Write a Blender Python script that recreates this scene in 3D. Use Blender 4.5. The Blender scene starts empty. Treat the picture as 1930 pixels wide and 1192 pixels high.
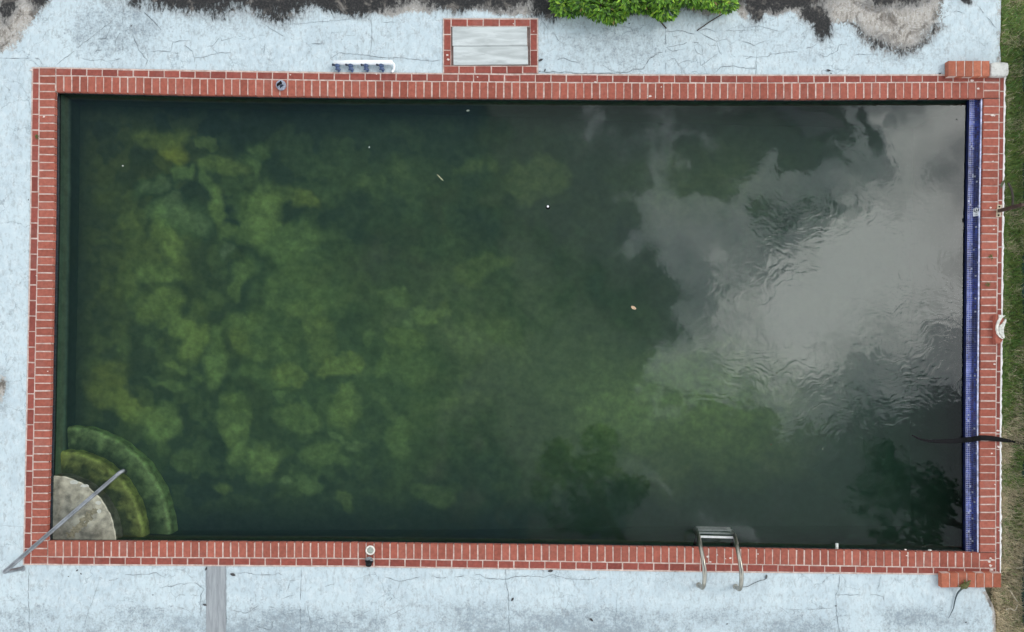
import bpy, bmesh, math, random
import numpy as np
from mathutils import Vector, Matrix

random.seed(7)
RNG = np.random.default_rng(11)
SC = bpy.context.scene
COL = SC.collection

# ------------------------------------------------------------------ camera, sky, sun, exposure
H = 9.5                 # drone height above the deck
S = 140.0               # photograph pixels per metre on the deck
NX, NY = 965.0, 640.0   # point of the photograph straight below the drone
cd = bpy.data.cameras.new('camera')
cam = bpy.data.objects.new('camera', cd); COL.objects.link(cam)
cam.location = (0, 0, H)
cam.rotation_euler = (0, 0, 0)
cd.sensor_fit = 'HORIZONTAL'; cd.sensor_width = 36.0
WM = 1930 / S
cd.lens = 36.0 * H / WM
cd.shift_y = (NY - 596) / S / WM
cd.clip_start = 0.1; cd.clip_end = 2000
SC.camera = cam

W = bpy.data.worlds.new('World'); SC.world = W; W.use_nodes = True
SUN_DIR = Vector((0.95, 0.45, 0.95)).normalized()
SUN_EL = math.asin(SUN_DIR.z); SUN_AZ = math.atan2(SUN_DIR.x, SUN_DIR.y)


class NT:
    """small helper for writing node trees"""
    def __init__(s, tree):
        s.t = tree; s.n = tree.nodes; s.l = tree.links
    def new(s, typ, **kw):
        n = s.n.new(typ)
        for k, v in kw.items(): setattr(n, k, v)
        return n
    def put(s, sock, v):
        if isinstance(v, bpy.types.NodeSocket): s.l.new(v, sock)
        elif v is not None:
            if hasattr(sock.default_value, '__len__') and not hasattr(v, '__len__'):
                v = (v,) * len(sock.default_value)
            if hasattr(sock.default_value, '__len__') and len(sock.default_value) == 4 and len(v) == 3: v = (*v, 1)
            sock.default_value = v
    def math(s, op, a, b=None, c=None, clamp=False):
        n = s.new('ShaderNodeMath', operation=op); n.use_clamp = clamp
        for i, v in enumerate((a, b, c)):
            if v is not None: s.put(n.inputs[i], v)
        return n.outputs[0]
    def vec(s, op, a, b=None, out=0):
        n = s.new('ShaderNodeVectorMath', operation=op)
        s.put(n.inputs[0], a)
        if b is not None:
            s.put(n.inputs[3 if op == 'SCALE' else 1], b)
        return n.outputs[out]
    def noise(s, vec, scale, detail=4, rough=0.55, dist=0.0, color=False):
        n = s.new('ShaderNodeTexNoise'); s.put(n.inputs['Vector'], vec)
        n.inputs['Scale'].default_value = scale; n.inputs['Detail'].default_value = detail
        n.inputs['Roughness'].default_value = rough; n.inputs['Distortion'].default_value = dist
        return n.outputs[1 if color else 0]
    def ramp(s, fac, lo, hi, a=0.0, b=1.0, smooth=True):
        n = s.new('ShaderNodeMapRange'); n.interpolation_type = 'SMOOTHSTEP' if smooth else 'LINEAR'
        s.put(n.inputs[0], fac)
        for i, v in zip((1, 2, 3, 4), (lo, hi, a, b)): s.put(n.inputs[i], v)
        return n.outputs[0]
    def mix(s, fac, a, b, mode='MIX'):
        n = s.new('ShaderNodeMix', data_type='RGBA', blend_type=mode)
        s.put(n.inputs[0], fac); s.put(n.inputs[6], a); s.put(n.inputs[7], b)
        return n.outputs[2]
    def attr(s, name, out='Fac'):
        n = s.new('ShaderNodeAttribute'); n.attribute_name = name
        return n.outputs[out]
    def obj(s):
        return s.new('ShaderNodeTexCoord').outputs['Object']
    def geo(s):
        return s.new('ShaderNodeNewGeometry').outputs['Position']


def build_world():
    T = NT(W.node_tree); W.node_tree.nodes.clear()
    out = T.new('ShaderNodeOutputWorld'); bg = T.new('ShaderNodeBackground')
    T.l.new(bg.outputs[0], out.inputs[0]); bg.inputs[1].default_value = 0.1
    sky = T.new('ShaderNodeTexSky', sky_type='NISHITA'); sky.sun_disc = False
    sky.sun_elevation = SUN_EL; sky.sun_rotation = SUN_AZ
    sky.air_density = 1.0; sky.dust_density = 1.5
    d = T.new('ShaderNodeTexCoord').outputs['Generated']
    sep = T.new('ShaderNodeSeparateXYZ'); T.l.new(d, sep.inputs[0])
    z = T.math('MAXIMUM', sep.outputs[2], 0.08)
    c = T.new('ShaderNodeCombineXYZ')
    T.l.new(T.math('DIVIDE', sep.outputs[0], z), c.inputs[0]); T.l.new(T.math('DIVIDE', sep.outputs[1], z), c.inputs[1])
    p = c.outputs[0]            # position on a flat cloud layer
    w1 = T.vec('SCALE', T.vec('SUBTRACT', T.noise(p, 3.5, 3, 0.5, color=True), (0.5, 0.5, 0.5)), 0.26)
    w2 = T.vec('SCALE', T.vec('SUBTRACT', T.noise(p, 14, 3, 0.55, color=True), (0.5, 0.5, 0.5)), 0.13)
    q = T.vec('ADD', p, T.vec('ADD', w1, w2))
    def blob(px, py, rx, ry, a, lo=1.35, hi=0.35):
        v = T.vec('SUBTRACT', q, ((px - NX) / 1330, (NY - py) / 1330, 0))
        v = T.vec('MULTIPLY', v, (1330 / rx, 1330 / ry, 0))
        return T.ramp(T.vec('LENGTH', v, out=1), lo, hi, 0.0, a)
    tot = None
    for b in CLOUDS:
        o = blob(*b); tot = o if tot is None else T.math('ADD', tot, o)
    fine = T.noise(q, 6, 3.5, 0.58)
    broad = T.noise(p, 1.3, 4, 0.55)
    # outside the break overhead the cloud sheet goes on over the whole sky
    rr = T.vec('LENGTH', T.vec('MULTIPLY', T.vec('SUBTRACT', p, (-0.05, 0.0, 0)), (1 / 0.78, 1 / 0.52, 0)), out=1)
    ring = T.math('MULTIPLY', T.ramp(rr, 0.8, 1.7, 0.0, 1.0), T.ramp(broad, 0.3, 0.7, 0.36, 0.56))
    F = T.math('ADD', T.math('MAXIMUM', ring, 0.0), T.math('ADD', tot, T.math('ADD', T.math('MULTIPLY', T.math('SUBTRACT', fine, 0.5), 0.5), T.math('MULTIPLY', T.math('SUBTRACT', T.noise(q, 17, 2.2, 0.55), 0.5), 0.26))))
    # three decks of cloud, each with its own rim; the highest stands before the sun
    L = T.math('ADD', T.ramp(F, -0.02, 0.24, 0, 0.42), T.math('ADD', T.ramp(F, 0.36, 0.43, 0, 0.6), T.ramp(F, 0.28, 0.7, 0, 1.0)))
    L = T.math('ADD', L, T.math('ADD', T.ramp(F, 0.63, 0.74, 0, 0.7), T.ramp(F, 0.62, 1.15, 0, 1.9)))
    cov = T.ramp(F, 0.0, 0.18, 0.0, 1.0)
    cl = T.mix(T.ramp(F, 0.3, 0.9), (0.87, 0.965, 1.03), (0.97, 1.0, 0.975))
    cl = T.vec('SCALE', cl, T.math('MULTIPLY', L, CLOUD_K))
    base = T.vec('SCALE', sky.outputs[0], SKY_K)
    colr = T.mix(cov, base, cl)
    T.l.new(colr, bg.inputs[0])


# photograph px of the reflected cloud patches, their half sizes and their weight
CLOUD_K = 10.0
SKY_K = 1.0
CLOUDS = [
    (1450, 600, 660, 620, .31), (1650, 560, 270, 250, .36), (1790, 330, 230, 260, .40), (1610, 540, 170, 160, .32), (1740, 220, 130, 90, .25), (1500, 640, 200, 160, .14),
    (1300, 405, 170, 130, .25), (1450, 570, 210, 170, .24), (1130, 235, 240, 80, .18), (1232, 890, 55, 75, .04), (1230, 985, 60, 22, .06), (1370, 985, 150, 60, .12),
    (1380, 640, 120, 90, .08),
    (1465, 250, 110, 42, -.34), (1530, 268, 44, 36, -.32), (1540, 420, 110, 46, -.40), (1160, 560, 150, 150, -.14),
    (1640, 240, 24, 60, -.30), (1450, 470, 90, 40, -.22), (1380, 330, 120, 40, -.2),
]
build_world()

sd = bpy.data.lights.new('sun', 'SUN'); sun = bpy.data.objects.new('sun', sd); COL.objects.link(sun)
sd.energy = 0.9; sd.angle = math.radians(20); sd.color = (1.0, 0.97, 0.92)
sun.rotation_euler = SUN_DIR.to_track_quat('Z', 'Y').to_euler()

SC.view_settings.view_transform = 'Standard'; SC.view_settings.look = 'None'
SC.view_settings.gamma = 1.0; SC.view_settings.exposure = 0.33; SC.view_settings.use_curve_mapping = False
SC.render.engine = 'CYCLES'
SC.cycles.max_bounces = 8; SC.cycles.transparent_max_bounces = 12; SC.cycles.volume_bounces = 2
SC.cycles.use_denoising = True

# ------------------------------------------------------------------ coordinates and small helpers
def P(px, py, z=0.0):
    """the point at height z that the photograph shows at px, py"""
    k = (H - z) / H / S
    return Vector(((px - NX) * k, (NY - py) * k, z))

def proj(x, y, z=0.0):
    k = S * H / (H - z)
    return NX + x * k, NY - y * k

def PM(px): return px / S      # photograph px -> metres on the deck

class MB:
    def __init__(s): s.v = []; s.f = []; s.c = []
    def quad(s, a, b, c, d):
        n = len(s.v); s.v += [tuple(a), tuple(b), tuple(c), tuple(d)]; s.f.append((n, n + 1, n + 2, n + 3))
    def poly(s, pts):
        n = len(s.v); s.v += [tuple(p) for p in pts]; s.f.append(tuple(range(n, n + len(pts))))
    def prism(s, pts, z0, z1, bev=0.0):
        """pts: ground outline (x, y) counter-clockwise; side walls, a chamfer and a top"""
        n = len(pts); base = len(s.v)
        cx = sum(p[0] for p in pts) / n; cy = sum(p[1] for p in pts) / n
        s.v += [(p[0], p[1], z0) for p in pts]
        if bev:
            s.v += [(p[0], p[1], z1 - bev) for p in pts]
            def inn(p):
                dx, dy = cx - p[0], cy - p[1]; L = math.hypot(dx, dy) or 1
                return (p[0] + dx / L * bev * 1.3, p[1] + dy / L * bev * 1.3, z1)
            s.v += [inn(p) for p in pts]
            rings = 3
        else:
            s.v += [(p[0], p[1], z1) for p in pts]; rings = 2
        for r in range(rings - 1):
            for i in range(n):
                j = (i + 1) % n
                s.f.append((base + r * n + i, base + r * n + j, base + (r + 1) * n + j, base + (r + 1) * n + i))
        s.f.append(tuple(base + (rings - 1) * n + i for i in range(n)))
        s.f.append(tuple(base + i for i in reversed(range(n))))
    def box(s, lo, hi, bev=0.0):
        s.prism([(lo[0], lo[1]), (hi[0], lo[1]), (hi[0], hi[1]), (lo[0], hi[1])], lo[2], hi[2], bev)
    def tube(s, pts, r, n=10, caps=True):
        pts = [Vector(p) for p in pts]; m = len(pts)
        rs = r if hasattr(r, '__len__') else [r] * m
        base = len(s.v); prev = None
        for i, p in enumerate(pts):
            t = (pts[min(i + 1, m - 1)] - pts[max(i - 1, 0)]).normalized()
            if prev is None:
                a = t.orthogonal().normalized()
            else:
                a = (prev - t * prev.dot(t)).normalized()
            prev = a; b = t.cross(a)
            for k in range(n):
                an = 2 * math.pi * k / n
                s.v.append(tuple(p + (a * math.cos(an) + b * math.sin(an)) * rs[i]))
        for i in range(m - 1):
            for k in range(n):
                j = (k + 1) % n
                s.f.append((base + i * n + k, base + i * n + j, base + (i + 1) * n + j, base + (i + 1) * n + k))
        if caps:
            s.f.append(tuple(base + k for k in reversed(range(n))))
            s.f.append(tuple(base + (m - 1) * n + k for k in range(n)))
    def lathe(s, c, prof, n=24, axis=None):
        """prof: (radius, height) pairs round the point c"""
        ax = Vector(axis or (0, 0, 1)).normalized(); a = ax.orthogonal().normalized(); b = ax.cross(a)
        base = len(s.v); c = Vector(c)
        for r, h in prof:
            for k in range(n):
                an = 2 * math.pi * k / n
                s.v.append(tuple(c + ax * h + (a * math.cos(an) + b * math.sin(an)) * max(r, 1e-4)))
        for i in range(len(prof) - 1):
            for k in range(n):
                j = (k + 1) % n
                s.f.append((base + i * n + k, base + i * n + j, base + (i + 1) * n + j, base + (i + 1) * n + k))
        s.f.append(tuple(base + k for k in reversed(range(n))))
        s.f.append(tuple(base + (len(prof) - 1) * n + k for k in range(n)))
    def mesh(s, name, mat, smooth=False):
        me = bpy.data.meshes.new(name); me.from_pydata(s.v, [], s.f); me.update()
        if mat: me.materials.append(mat)
        if smooth: me.polygons.foreach_set('use_smooth', [True] * len(me.polygons))
        return me
    def build(s, name, mat, parent=None, smooth=False):
        return link(name, s.mesh(name, mat, smooth), parent)

def link(name, me, parent=None):
    o = bpy.data.objects.new(name, me); COL.objects.link(o)
    if parent is not None:
        o.parent = parent
        o.matrix_parent_inverse = Matrix.Translation(-Vector(parent.location))
    return o

def tag(o, label=None, cat=None, group=None, kind=None):
    if label: o['label'] = label
    if cat: o['category'] = cat
    if group: o['group'] = group
    if kind: o['kind'] = kind
    return o

def thing(name, loc, label, cat, group=None):
    o = bpy.data.objects.new(name, None); COL.objects.link(o)
    o.location = loc; o.empty_display_size = 0.1
    return tag(o, label, cat, group)

def arc_pts(pts, n=8):
    """Catmull-Rom through pts"""
    pts = [Vector(p) for p in pts]; out = []
    for i in range(len(pts) - 1):
        p0 = pts[max(i - 1, 0)]; p1 = pts[i]; p2 = pts[i + 1]; p3 = pts[min(i + 2, len(pts) - 1)]
        for k in range(n):
            t = k / n
            out.append(0.5 * ((2 * p1) + (p2 - p0) * t + (2 * p0 - 5 * p1 + 4 * p2 - p3) * t * t + (3 * p1 - p0 - 3 * p2 + p3) * t ** 3))
    out.append(pts[-1]); return out

# value noise on arrays
_LAT = RNG.random((256, 256))
def vnoise(x, y):
    xi = np.floor(x).astype(int); yi = np.floor(y).astype(int)
    fx = x - xi; fy = y - yi
    fx = fx * fx * (3 - 2 * fx); fy = fy * fy * (3 - 2 * fy)
    g = lambda a, b: _LAT[a & 255, b & 255]
    return (g(xi, yi) * (1 - fx) + g(xi + 1, yi) * fx) * (1 - fy) + (g(xi, yi + 1) * (1 - fx) + g(xi + 1, yi + 1) * fx) * fy
def fbm(x, y, o=4, r=0.5):
    s = 0; a = 1; t = 0
    for i in range(o):
        s = s + a * vnoise(x * 2 ** i + 17.3 * i, y * 2 ** i + 9.1 * i); t += a; a *= r
    return s / t
def sstep(x, a, b):
    t = np.clip((x - a) / (b - a), 0, 1); return t * t * (3 - 2 * t)

def set_attr(me, name, arr):
    a = me.attributes.new(name, 'FLOAT', 'POINT'); a.data.foreach_set('value', np.asarray(arr, dtype=np.float32))
def set_col(me, name, arr):
    a = me.attributes.new(name, 'FLOAT_COLOR', 'POINT')
    rgba = np.ones((len(arr), 4), np.float32); rgba[:, :3] = arr
    a.data.foreach_set('color', rgba.ravel())

# ------------------------------------------------------------------ materials
def mat_new(name):
    m = bpy.data.materials.new(name); m.use_nodes = True
    T = NT(m.node_tree); b = T.n['Principled BSDF']
    return m, T, b

def simple(name, col, rough=0.6, metal=0.0, var=0.15, scale=30, bump=0.0, spec=0.5):
    m, T, b = mat_new(name)
    n = T.noise(T.obj(), scale, 5, 0.6)
    f = T.ramp(n, 0.25, 0.75, 1 - var, 1 + var)
    T.put(b.inputs['Base Color'], T.vec('SCALE', col, f))
    b.inputs['Roughness'].default_value = rough; b.inputs['Metallic'].default_value = metal
    b.inputs['Specular IOR Level'].default_value = spec
    if bump:
        bp = T.new('ShaderNodeBump'); bp.inputs['Strength'].default_value = 0.6; bp.inputs['Distance'].default_value = bump
        T.l.new(n, bp.inputs['Height']); T.l.new(bp.outputs[0], b.inputs['Normal'])
    return m

def brick_mat(name, c1, c2):
    m, T, b = mat_new(name)
    oi = T.new('ShaderNodeObjectInfo')
    g = T.geo()
    r = oi.outputs['Random']
    col = T.mix(r, c1, c2)
    r2 = T.math('FRACT', T.math('MULTIPLY', r, 17.31))
    col = T.vec('SCALE', col, T.ramp(r2, 0, 1, 0.85, 1.12, smooth=False))
    col = T.vec('SCALE', col, T.ramp(T.noise(g, 22, 6, 0.65), 0.25, 0.75, 0.8, 1.18))
    col = T.mix(T.ramp(T.noise(g, 3.2, 4, 0.6), 0.52, 0.74, 0.0, 0.35), col, (0.30, 0.15, 0.125))   # pale bloom
    pits = T.ramp(T.noise(g, 120, 3, 0.7), 0.62, 0.75, 0.0, 0.5)
    col = T.mix(pits, col, (0.12, 0.03, 0.025))
    lime = T.ramp(T.noise(g, 9, 6, 0.7), 0.66, 0.78, 0.0, 0.45)
    col = T.mix(lime, col, (0.55, 0.42, 0.37))
    T.put(b.inputs['Base Color'], col); b.inputs['Roughness'].default_value = 0.85
    b.inputs['Specular IOR Level'].default_value = 0.25
    bp = T.new('ShaderNodeBump'); bp.inputs['Strength'].default_value = 0.5; bp.inputs['Distance'].default_value = 0.004
    T.l.new(T.noise(g, 60, 5, 0.65), bp.inputs['Height']); T.l.new(bp.outputs[0], b.inputs['Normal'])
    return m

M = {}
M['brick'] = brick_mat('red_brick', (0.285, 0.078, 0.053), (0.335, 0.103, 0.072))
M['edge_brick'] = brick_mat('edge_brick', (0.225, 0.057, 0.044), (0.27, 0.072, 0.053))
M['pier_brick'] = brick_mat('pier_brick', (0.33, 0.098, 0.056), (0.40, 0.135, 0.08))

def mortar_mat():
    m, T, b = mat_new('mortar'); g = T.geo()
    col = T.mix(T.ramp(T.noise(g, 14, 5, 0.65), 0.3, 0.72), (0.40, 0.275, 0.235), (0.64, 0.505, 0.45))
    col = T.mix(T.ramp(T.noise(g, 4, 4, 0.6), 0.58, 0.78, 0, 0.6), col, (0.45, 0.28, 0.23))
    T.put(b.inputs['Base Color'], col); b.inputs['Roughness'].default_value = 0.9
    bp = T.new('ShaderNodeBump'); bp.inputs['Strength'].default_value = 0.7; bp.inputs['Distance'].default_value = 0.006
    T.l.new(T.noise(g, 45, 4, 0.6), bp.inputs['Height']); T.l.new(bp.outputs[0], b.inputs['Normal'])
    return m
M['mortar'] = mortar_mat()
M['white_edge'] = simple('white_edge', (0.74, 0.70, 0.68), 0.85, var=0.2, scale=18)

def deck_mat():
    m, T, b = mat_new('painted_concrete'); g = T.geo()
    mould, peel, grime = T.attr('mould'), T.attr('peel'), T.attr('grime')
    n1 = T.noise(g, 1.1, 5, 0.55); n2 = T.noise(g, 9, 6, 0.65); n3 = T.noise(g, 38, 5, 0.7)
    n5 = T.noise(T.vec('MULTIPLY', g, (1.0, 0.6, 1.0)), 16, 8, 0.72, 1.2)
    st = T.vec('MULTIPLY', g, (1.0, 0.35, 1.0)); n4 = T.noise(st, 26, 5, 0.7, 0.4)
    paint = T.mix(T.ramp(n1, 0.3, 0.7), (0.465, 0.54, 0.58), (0.525, 0.60, 0.63))
    paint = T.mix(T.ramp(n2, 0.42, 0.72, 0, 0.85), paint, (0.61, 0.665, 0.685))
    paint = T.mix(T.ramp(T.noise(g, 2.3, 5, 0.6), 0.48, 0.74, 0, 0.6), paint, (0.40, 0.465, 0.505))
    # thin scuffs everywhere
    paint = T.mix(T.ramp(T.math('ADD', T.math('MULTIPLY', n3, 0.7), T.math('MULTIPLY', n2, 0.45)), 0.58, 0.78, 0, T.ramp(T.noise(g, 0.8, 4, 0.6), 0.36, 0.64, 0.12, 0.85)), paint, (0.33, 0.39, 0.43))
    # mildew specks
    gr = T.math('ADD', T.math('MULTIPLY', grime, 0.62), T.math('ADD', T.math('MULTIPLY', n3, 0.55), T.math('MULTIPLY', n2, 0.75)))
    gm = T.ramp(gr, 0.86, 1.2, 0, 0.72)
    paint = T.mix(gm, paint, (0.17, 0.205, 0.235))
    # map cracking
    vw = T.vec('ADD', g, T.vec('SCALE', T.vec('SUBTRACT', T.noise(g, 5, 4, 0.6, color=True), (0.5, 0.5, 0.5)), 0.28))
    vo = T.new('ShaderNodeTexVoronoi', feature='DISTANCE_TO_EDGE'); T.l.new(vw, vo.inputs['Vector']); vo.inputs['Scale'].default_value = 2.6
    cr = T.math('MULTIPLY', T.ramp(vo.outputs['Distance'], 0.016, 0.003, 0, 1), T.ramp(T.noise(g, 1.3, 3, 0.5), 0.44, 0.62, 0, 0.6))
    paint = T.mix(cr, paint, (0.22, 0.26, 0.29))
    # bare concrete where the paint has gone
    conc = T.mix(T.ramp(n4, 0.3, 0.7), (0.20, 0.175, 0.15), (0.50, 0.455, 0.41))
    conc = T.mix(T.ramp(n3, 0.52, 0.7, 0, 0.75), conc, (0.66, 0.63, 0.60))
    conc = T.mix(T.ramp(n5, 0.50, 0.66, 0, 0.8), conc, (0.60, 0.56, 0.53))
    conc = T.mix(T.ramp(T.noise(g, 4.2, 8, 0.7, 0.9), 0.47, 0.64, 0, 0.95), conc, (0.11, 0.092, 0.077))
    edge = T.math('ADD', T.math('MULTIPLY', T.math('SUBTRACT', n3, 0.5), 0.7), T.math('MULTIPLY', T.math('SUBTRACT', n5, 0.5), 1.5))
    pm = T.ramp(T.math('ADD', peel, edge), 0.36, 0.62)
    col = T.mix(pm, paint, conc)
    # black mould, ragged and streaky
    blk = T.mix(T.ramp(n3, 0.4, 0.75), (0.016, 0.016, 0.017), (0.05, 0.045, 0.042))
    blk = T.mix(T.ramp(T.noise(g, 4.5, 8, 0.7, 0.5), 0.52, 0.68, 0, 0.8), blk, (0.21, 0.185, 0.165))
    es = T.math('ADD', T.math('MULTIPLY', T.math('SUBTRACT', n4, 0.5), 1.3), T.math('MULTIPLY', T.math('SUBTRACT', n5, 0.5), 1.5))
    mm = T.ramp(T.math('ADD', mould, es), 0.32, 0.80)
    halo = T.ramp(T.math('ADD', mould, es), -0.1, 0.45, 0, 0.5)
    col = T.mix(halo, col, (0.20, 0.20, 0.20))
    col = T.mix(mm, col, blk)
    T.put(b.inputs['Base Color'], col)
    T.put(b.inputs['Roughness'], 0.8); b.inputs['Specular IOR Level'].default_value = 0.3
    hgt = T.math('SUBTRACT', T.math('ADD', T.math('MULTIPLY', n3, 0.4), T.math('MULTIPLY', n2, 0.5)), T.math('ADD', T.math('MULTIPLY', pm, 0.5), cr))
    bp = T.new('ShaderNodeBump'); bp.inputs['Strength'].default_value = 0.6; bp.inputs['Distance'].default_value = 0.006
    T.l.new(hgt, bp.inputs['Height']); T.l.new(bp.outputs[0], b.inputs['Normal'])
    return m
M['deck'] = deck_mat()
M['crack'] = simple('crack_dirt', (0.19, 0.21, 0.225), 0.95, var=0.6, scale=12)

def attr_mat(name, attr='Col', rough=0.8, var=0.2, scale=40, spec=0.4, bump=0.0):
    m, T, b = mat_new(name)
    n = T.noise(T.geo(), scale, 5, 0.65)
    T.put(b.inputs['Base Color'], T.vec('SCALE', T.attr(attr, 'Color'), T.ramp(n, 0.25, 0.75, 1 - var, 1 + var)))
    b.inputs['Roughness'].default_value = rough; b.inputs['Specular IOR Level'].default_value = spec
    if bump:
        bp = T.new('ShaderNodeBump'); bp.inputs['Distance'].default_value = bump; T.l.new(n, bp.inputs['Height']); T.l.new(bp.outputs[0], b.inputs['Normal'])
    return m
M['floor'] = attr_mat('algae_floor', var=0.28, scale=9, rough=0.95, spec=0.1)
M['tile'] = attr_mat('mosaic_tile', var=0.3, scale=60, rough=0.3, spec=0.3)
M['grout'] = simple('tile_grout', (0.46, 0.47, 0.62), 0.9, var=0.5, scale=14)
M['blue_grout'] = simple('blue_grout', (0.06, 0.065, 0.13), 0.9, var=0.7, scale=12)
M['dark_grout'] = simple('dark_grout', (0.02, 0.024, 0.03), 0.9, var=0.5, scale=30)

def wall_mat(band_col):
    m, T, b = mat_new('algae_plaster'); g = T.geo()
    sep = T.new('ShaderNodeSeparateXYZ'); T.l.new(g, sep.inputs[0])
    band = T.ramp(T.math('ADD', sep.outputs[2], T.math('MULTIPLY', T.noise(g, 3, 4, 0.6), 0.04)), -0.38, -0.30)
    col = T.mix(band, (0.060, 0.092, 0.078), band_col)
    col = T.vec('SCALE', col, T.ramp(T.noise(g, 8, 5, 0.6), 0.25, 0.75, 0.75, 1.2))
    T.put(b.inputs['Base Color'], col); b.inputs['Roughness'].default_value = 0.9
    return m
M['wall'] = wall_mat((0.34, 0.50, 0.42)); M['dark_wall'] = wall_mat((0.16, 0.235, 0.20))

def step_mat(name, c1, c2, c3):
    m, T, b = mat_new(name); g = T.geo()
    col = T.mix(T.ramp(T.noise(g, 5, 5, 0.6, 0.4), 0.3, 0.7), c1, c2)
    col = T.mix(T.ramp(T.noise(g, 26, 5, 0.7), 0.5, 0.72, 0, 0.7), col, c3)
    T.put(b.inputs['Base Color'], col); b.inputs['Roughness'].default_value = 0.6
    bp = T.new('ShaderNodeBump'); bp.inputs['Distance'].default_value = 0.01
    T.l.new(T.noise(g, 30, 5, 0.65), bp.inputs['Height']); T.l.new(bp.outputs[0], b.inputs['Normal'])
    return m

def water_mat():
    m = bpy.data.materials.new('murky_water'); m.use_nodes = True
    T = NT(m.node_tree); T.n.clear()
    out = T.new('ShaderNodeOutputMaterial')
    g = T.geo()
    # ripples where the breeze reaches the far end, nearly still elsewhere
    px = T.new('ShaderNodeSeparateXYZ'); T.l.new(g, px.inputs[0])
    near = T.vec('LENGTH', T.vec('MULTIPLY', T.vec('SUBTRACT', g, P(1600, 640, 0)), (1 / 2.9, 1 / 2.6, 0)), out=1)
    amp = T.ramp(near, 1.1, 0.3, 0.10, 1.0)
    rw = T.vec('ADD', g, T.vec('SCALE', T.vec('SUBTRACT', T.noise(g, 1.1, 3, 0.5, color=True), (0.5, 0.5, 0.5)), 1.6))
    st = T.vec('MULTIPLY', rw, (1.0, 1.9, 1.0))
    patchy = T.math('MULTIPLY', amp, T.ramp(T.noise(g, 1.0, 3, 0.55), 0.36, 0.66, 0.16, 1.0))
    rip = T.math('ADD', T.noise(st, 6.5, 1.5, 0.45, 0.5), T.math('MULTIPLY', T.noise(rw, 1.9, 1, 0.5), 1.2))
    hgt = T.math('ADD', T.math('MULTIPLY', rip, patchy), T.math('MULTIPLY', T.noise(g, 1.4, 2, 0.5), 0.7))
    bp = T.new('ShaderNodeBump'); bp.inputs['Strength'].default_value = 1.0; bp.inputs['Distance'].default_value = 0.0020
    T.l.new(hgt, bp.inputs['Height'])
    gl = T.new('ShaderNodeBsdfGlossy'); gl.inputs['Roughness'].default_value = 0.015; T.l.new(bp.outputs[0], gl.inputs['Normal'])
    tr = T.new('ShaderNodeBsdfTransparent'); tr.inputs[0].default_value = (0.93, 0.97, 0.95, 1)
    fr = T.new('ShaderNodeFresnel'); fr.inputs['IOR'].default_value = 1.6; T.l.new(bp.outputs[0], fr.inputs['Normal'])
    mx = T.new('ShaderNodeMixShader'); T.l.new(fr.outputs[0], mx.inputs[0]); T.l.new(tr.outputs[0], mx.inputs[1]); T.l.new(gl.outputs[0], mx.inputs[2])
    T.l.new(mx.outputs[0], out.inputs['Surface'])
    ab = T.new('ShaderNodeVolumeAbsorption'); ab.inputs['Color'].default_value = (0.36, 0.68, 0.36, 1); ab.inputs['Density'].default_value = 0.22
    sc = T.new('ShaderNodeVolumeScatter'); sc.inputs['Color'].default_value = (0.44, 0.86, 0.62, 1); sc.inputs['Density'].default_value = 0.36
    ad = T.new('ShaderNodeAddShader'); T.l.new(ab.outputs[0], ad.inputs[0]); T.l.new(sc.outputs[0], ad.inputs[1])
    T.l.new(ad.outputs[0], out.inputs['Volume'])
    return m
M['water'] = water_mat()

# ------------------------------------------------------------------ outline of the pool in the photograph (px)
def line(pts):
    pts = np.array(pts, float); d = np.r_[0, np.cumsum(np.hypot(*np.diff(pts, axis=0).T))]
    return lambda t: (np.interp(t * d[-1], d, pts[:, 0]), np.interp(t * d[-1], d, pts[:, 1]))
def by_x(pts):
    pts = np.array(pts, float); return lambda x: np.interp(x, pts[:, 0], pts[:, 1])
def by_y(pts):
    pts = np.array(pts, float); return lambda y: np.interp(y, pts[:, 1], pts[:, 0])
T0 = by_x([(45, 127.5), (61, 128), (340, 133.5), (640, 138), (960, 140.5), (1220, 142), (1500, 142.5), (1895, 141.5)])
T1 = by_x([(60, 141), (104, 142.3), (340, 147.5), (640, 151.8), (960, 155), (1220, 156.5), (1500, 156.5), (1886, 154.7)])
T2 = by_x([(100, 173), (340, 178.5), (640, 183), (960, 185.5), (1220, 186.8), (1500, 187), (1860, 185.6)])
B2 = by_x([(80, 1020), (640, 1023), (1000, 1027.5), (1290, 1032), (1850, 1042)])
B1 = by_x([(50, 1050), (640, 1053), (1000, 1058), (1290, 1062.5), (1885, 1072)])
B0 = by_x([(44, 1064), (640, 1067.3), (1000, 1072.5), (1290, 1077), (1890, 1083.5)])
L0 = by_y([(61, 128), (57.7, 400), (50, 792), (44.5, 1064)])
L1 = by_y([(73.7, 128), (71.8, 400), (63.5, 792), (57.4, 1064)])
L2 = by_y([(103.8, 128), (102, 400), (94.5, 792), (88, 1064)])
R2 = by_y([(1855, 140), (1850.5, 400), (1847, 792), (1847, 1090)])
R1 = by_y([(1884.6, 140), (1881.3, 400), (1877.6, 792), (1877, 1090)])
R0 = by_y([(1893.3, 140), (1890, 400), (1885.3, 800), (1885, 1090)])

WATER_Z = -0.13
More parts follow.
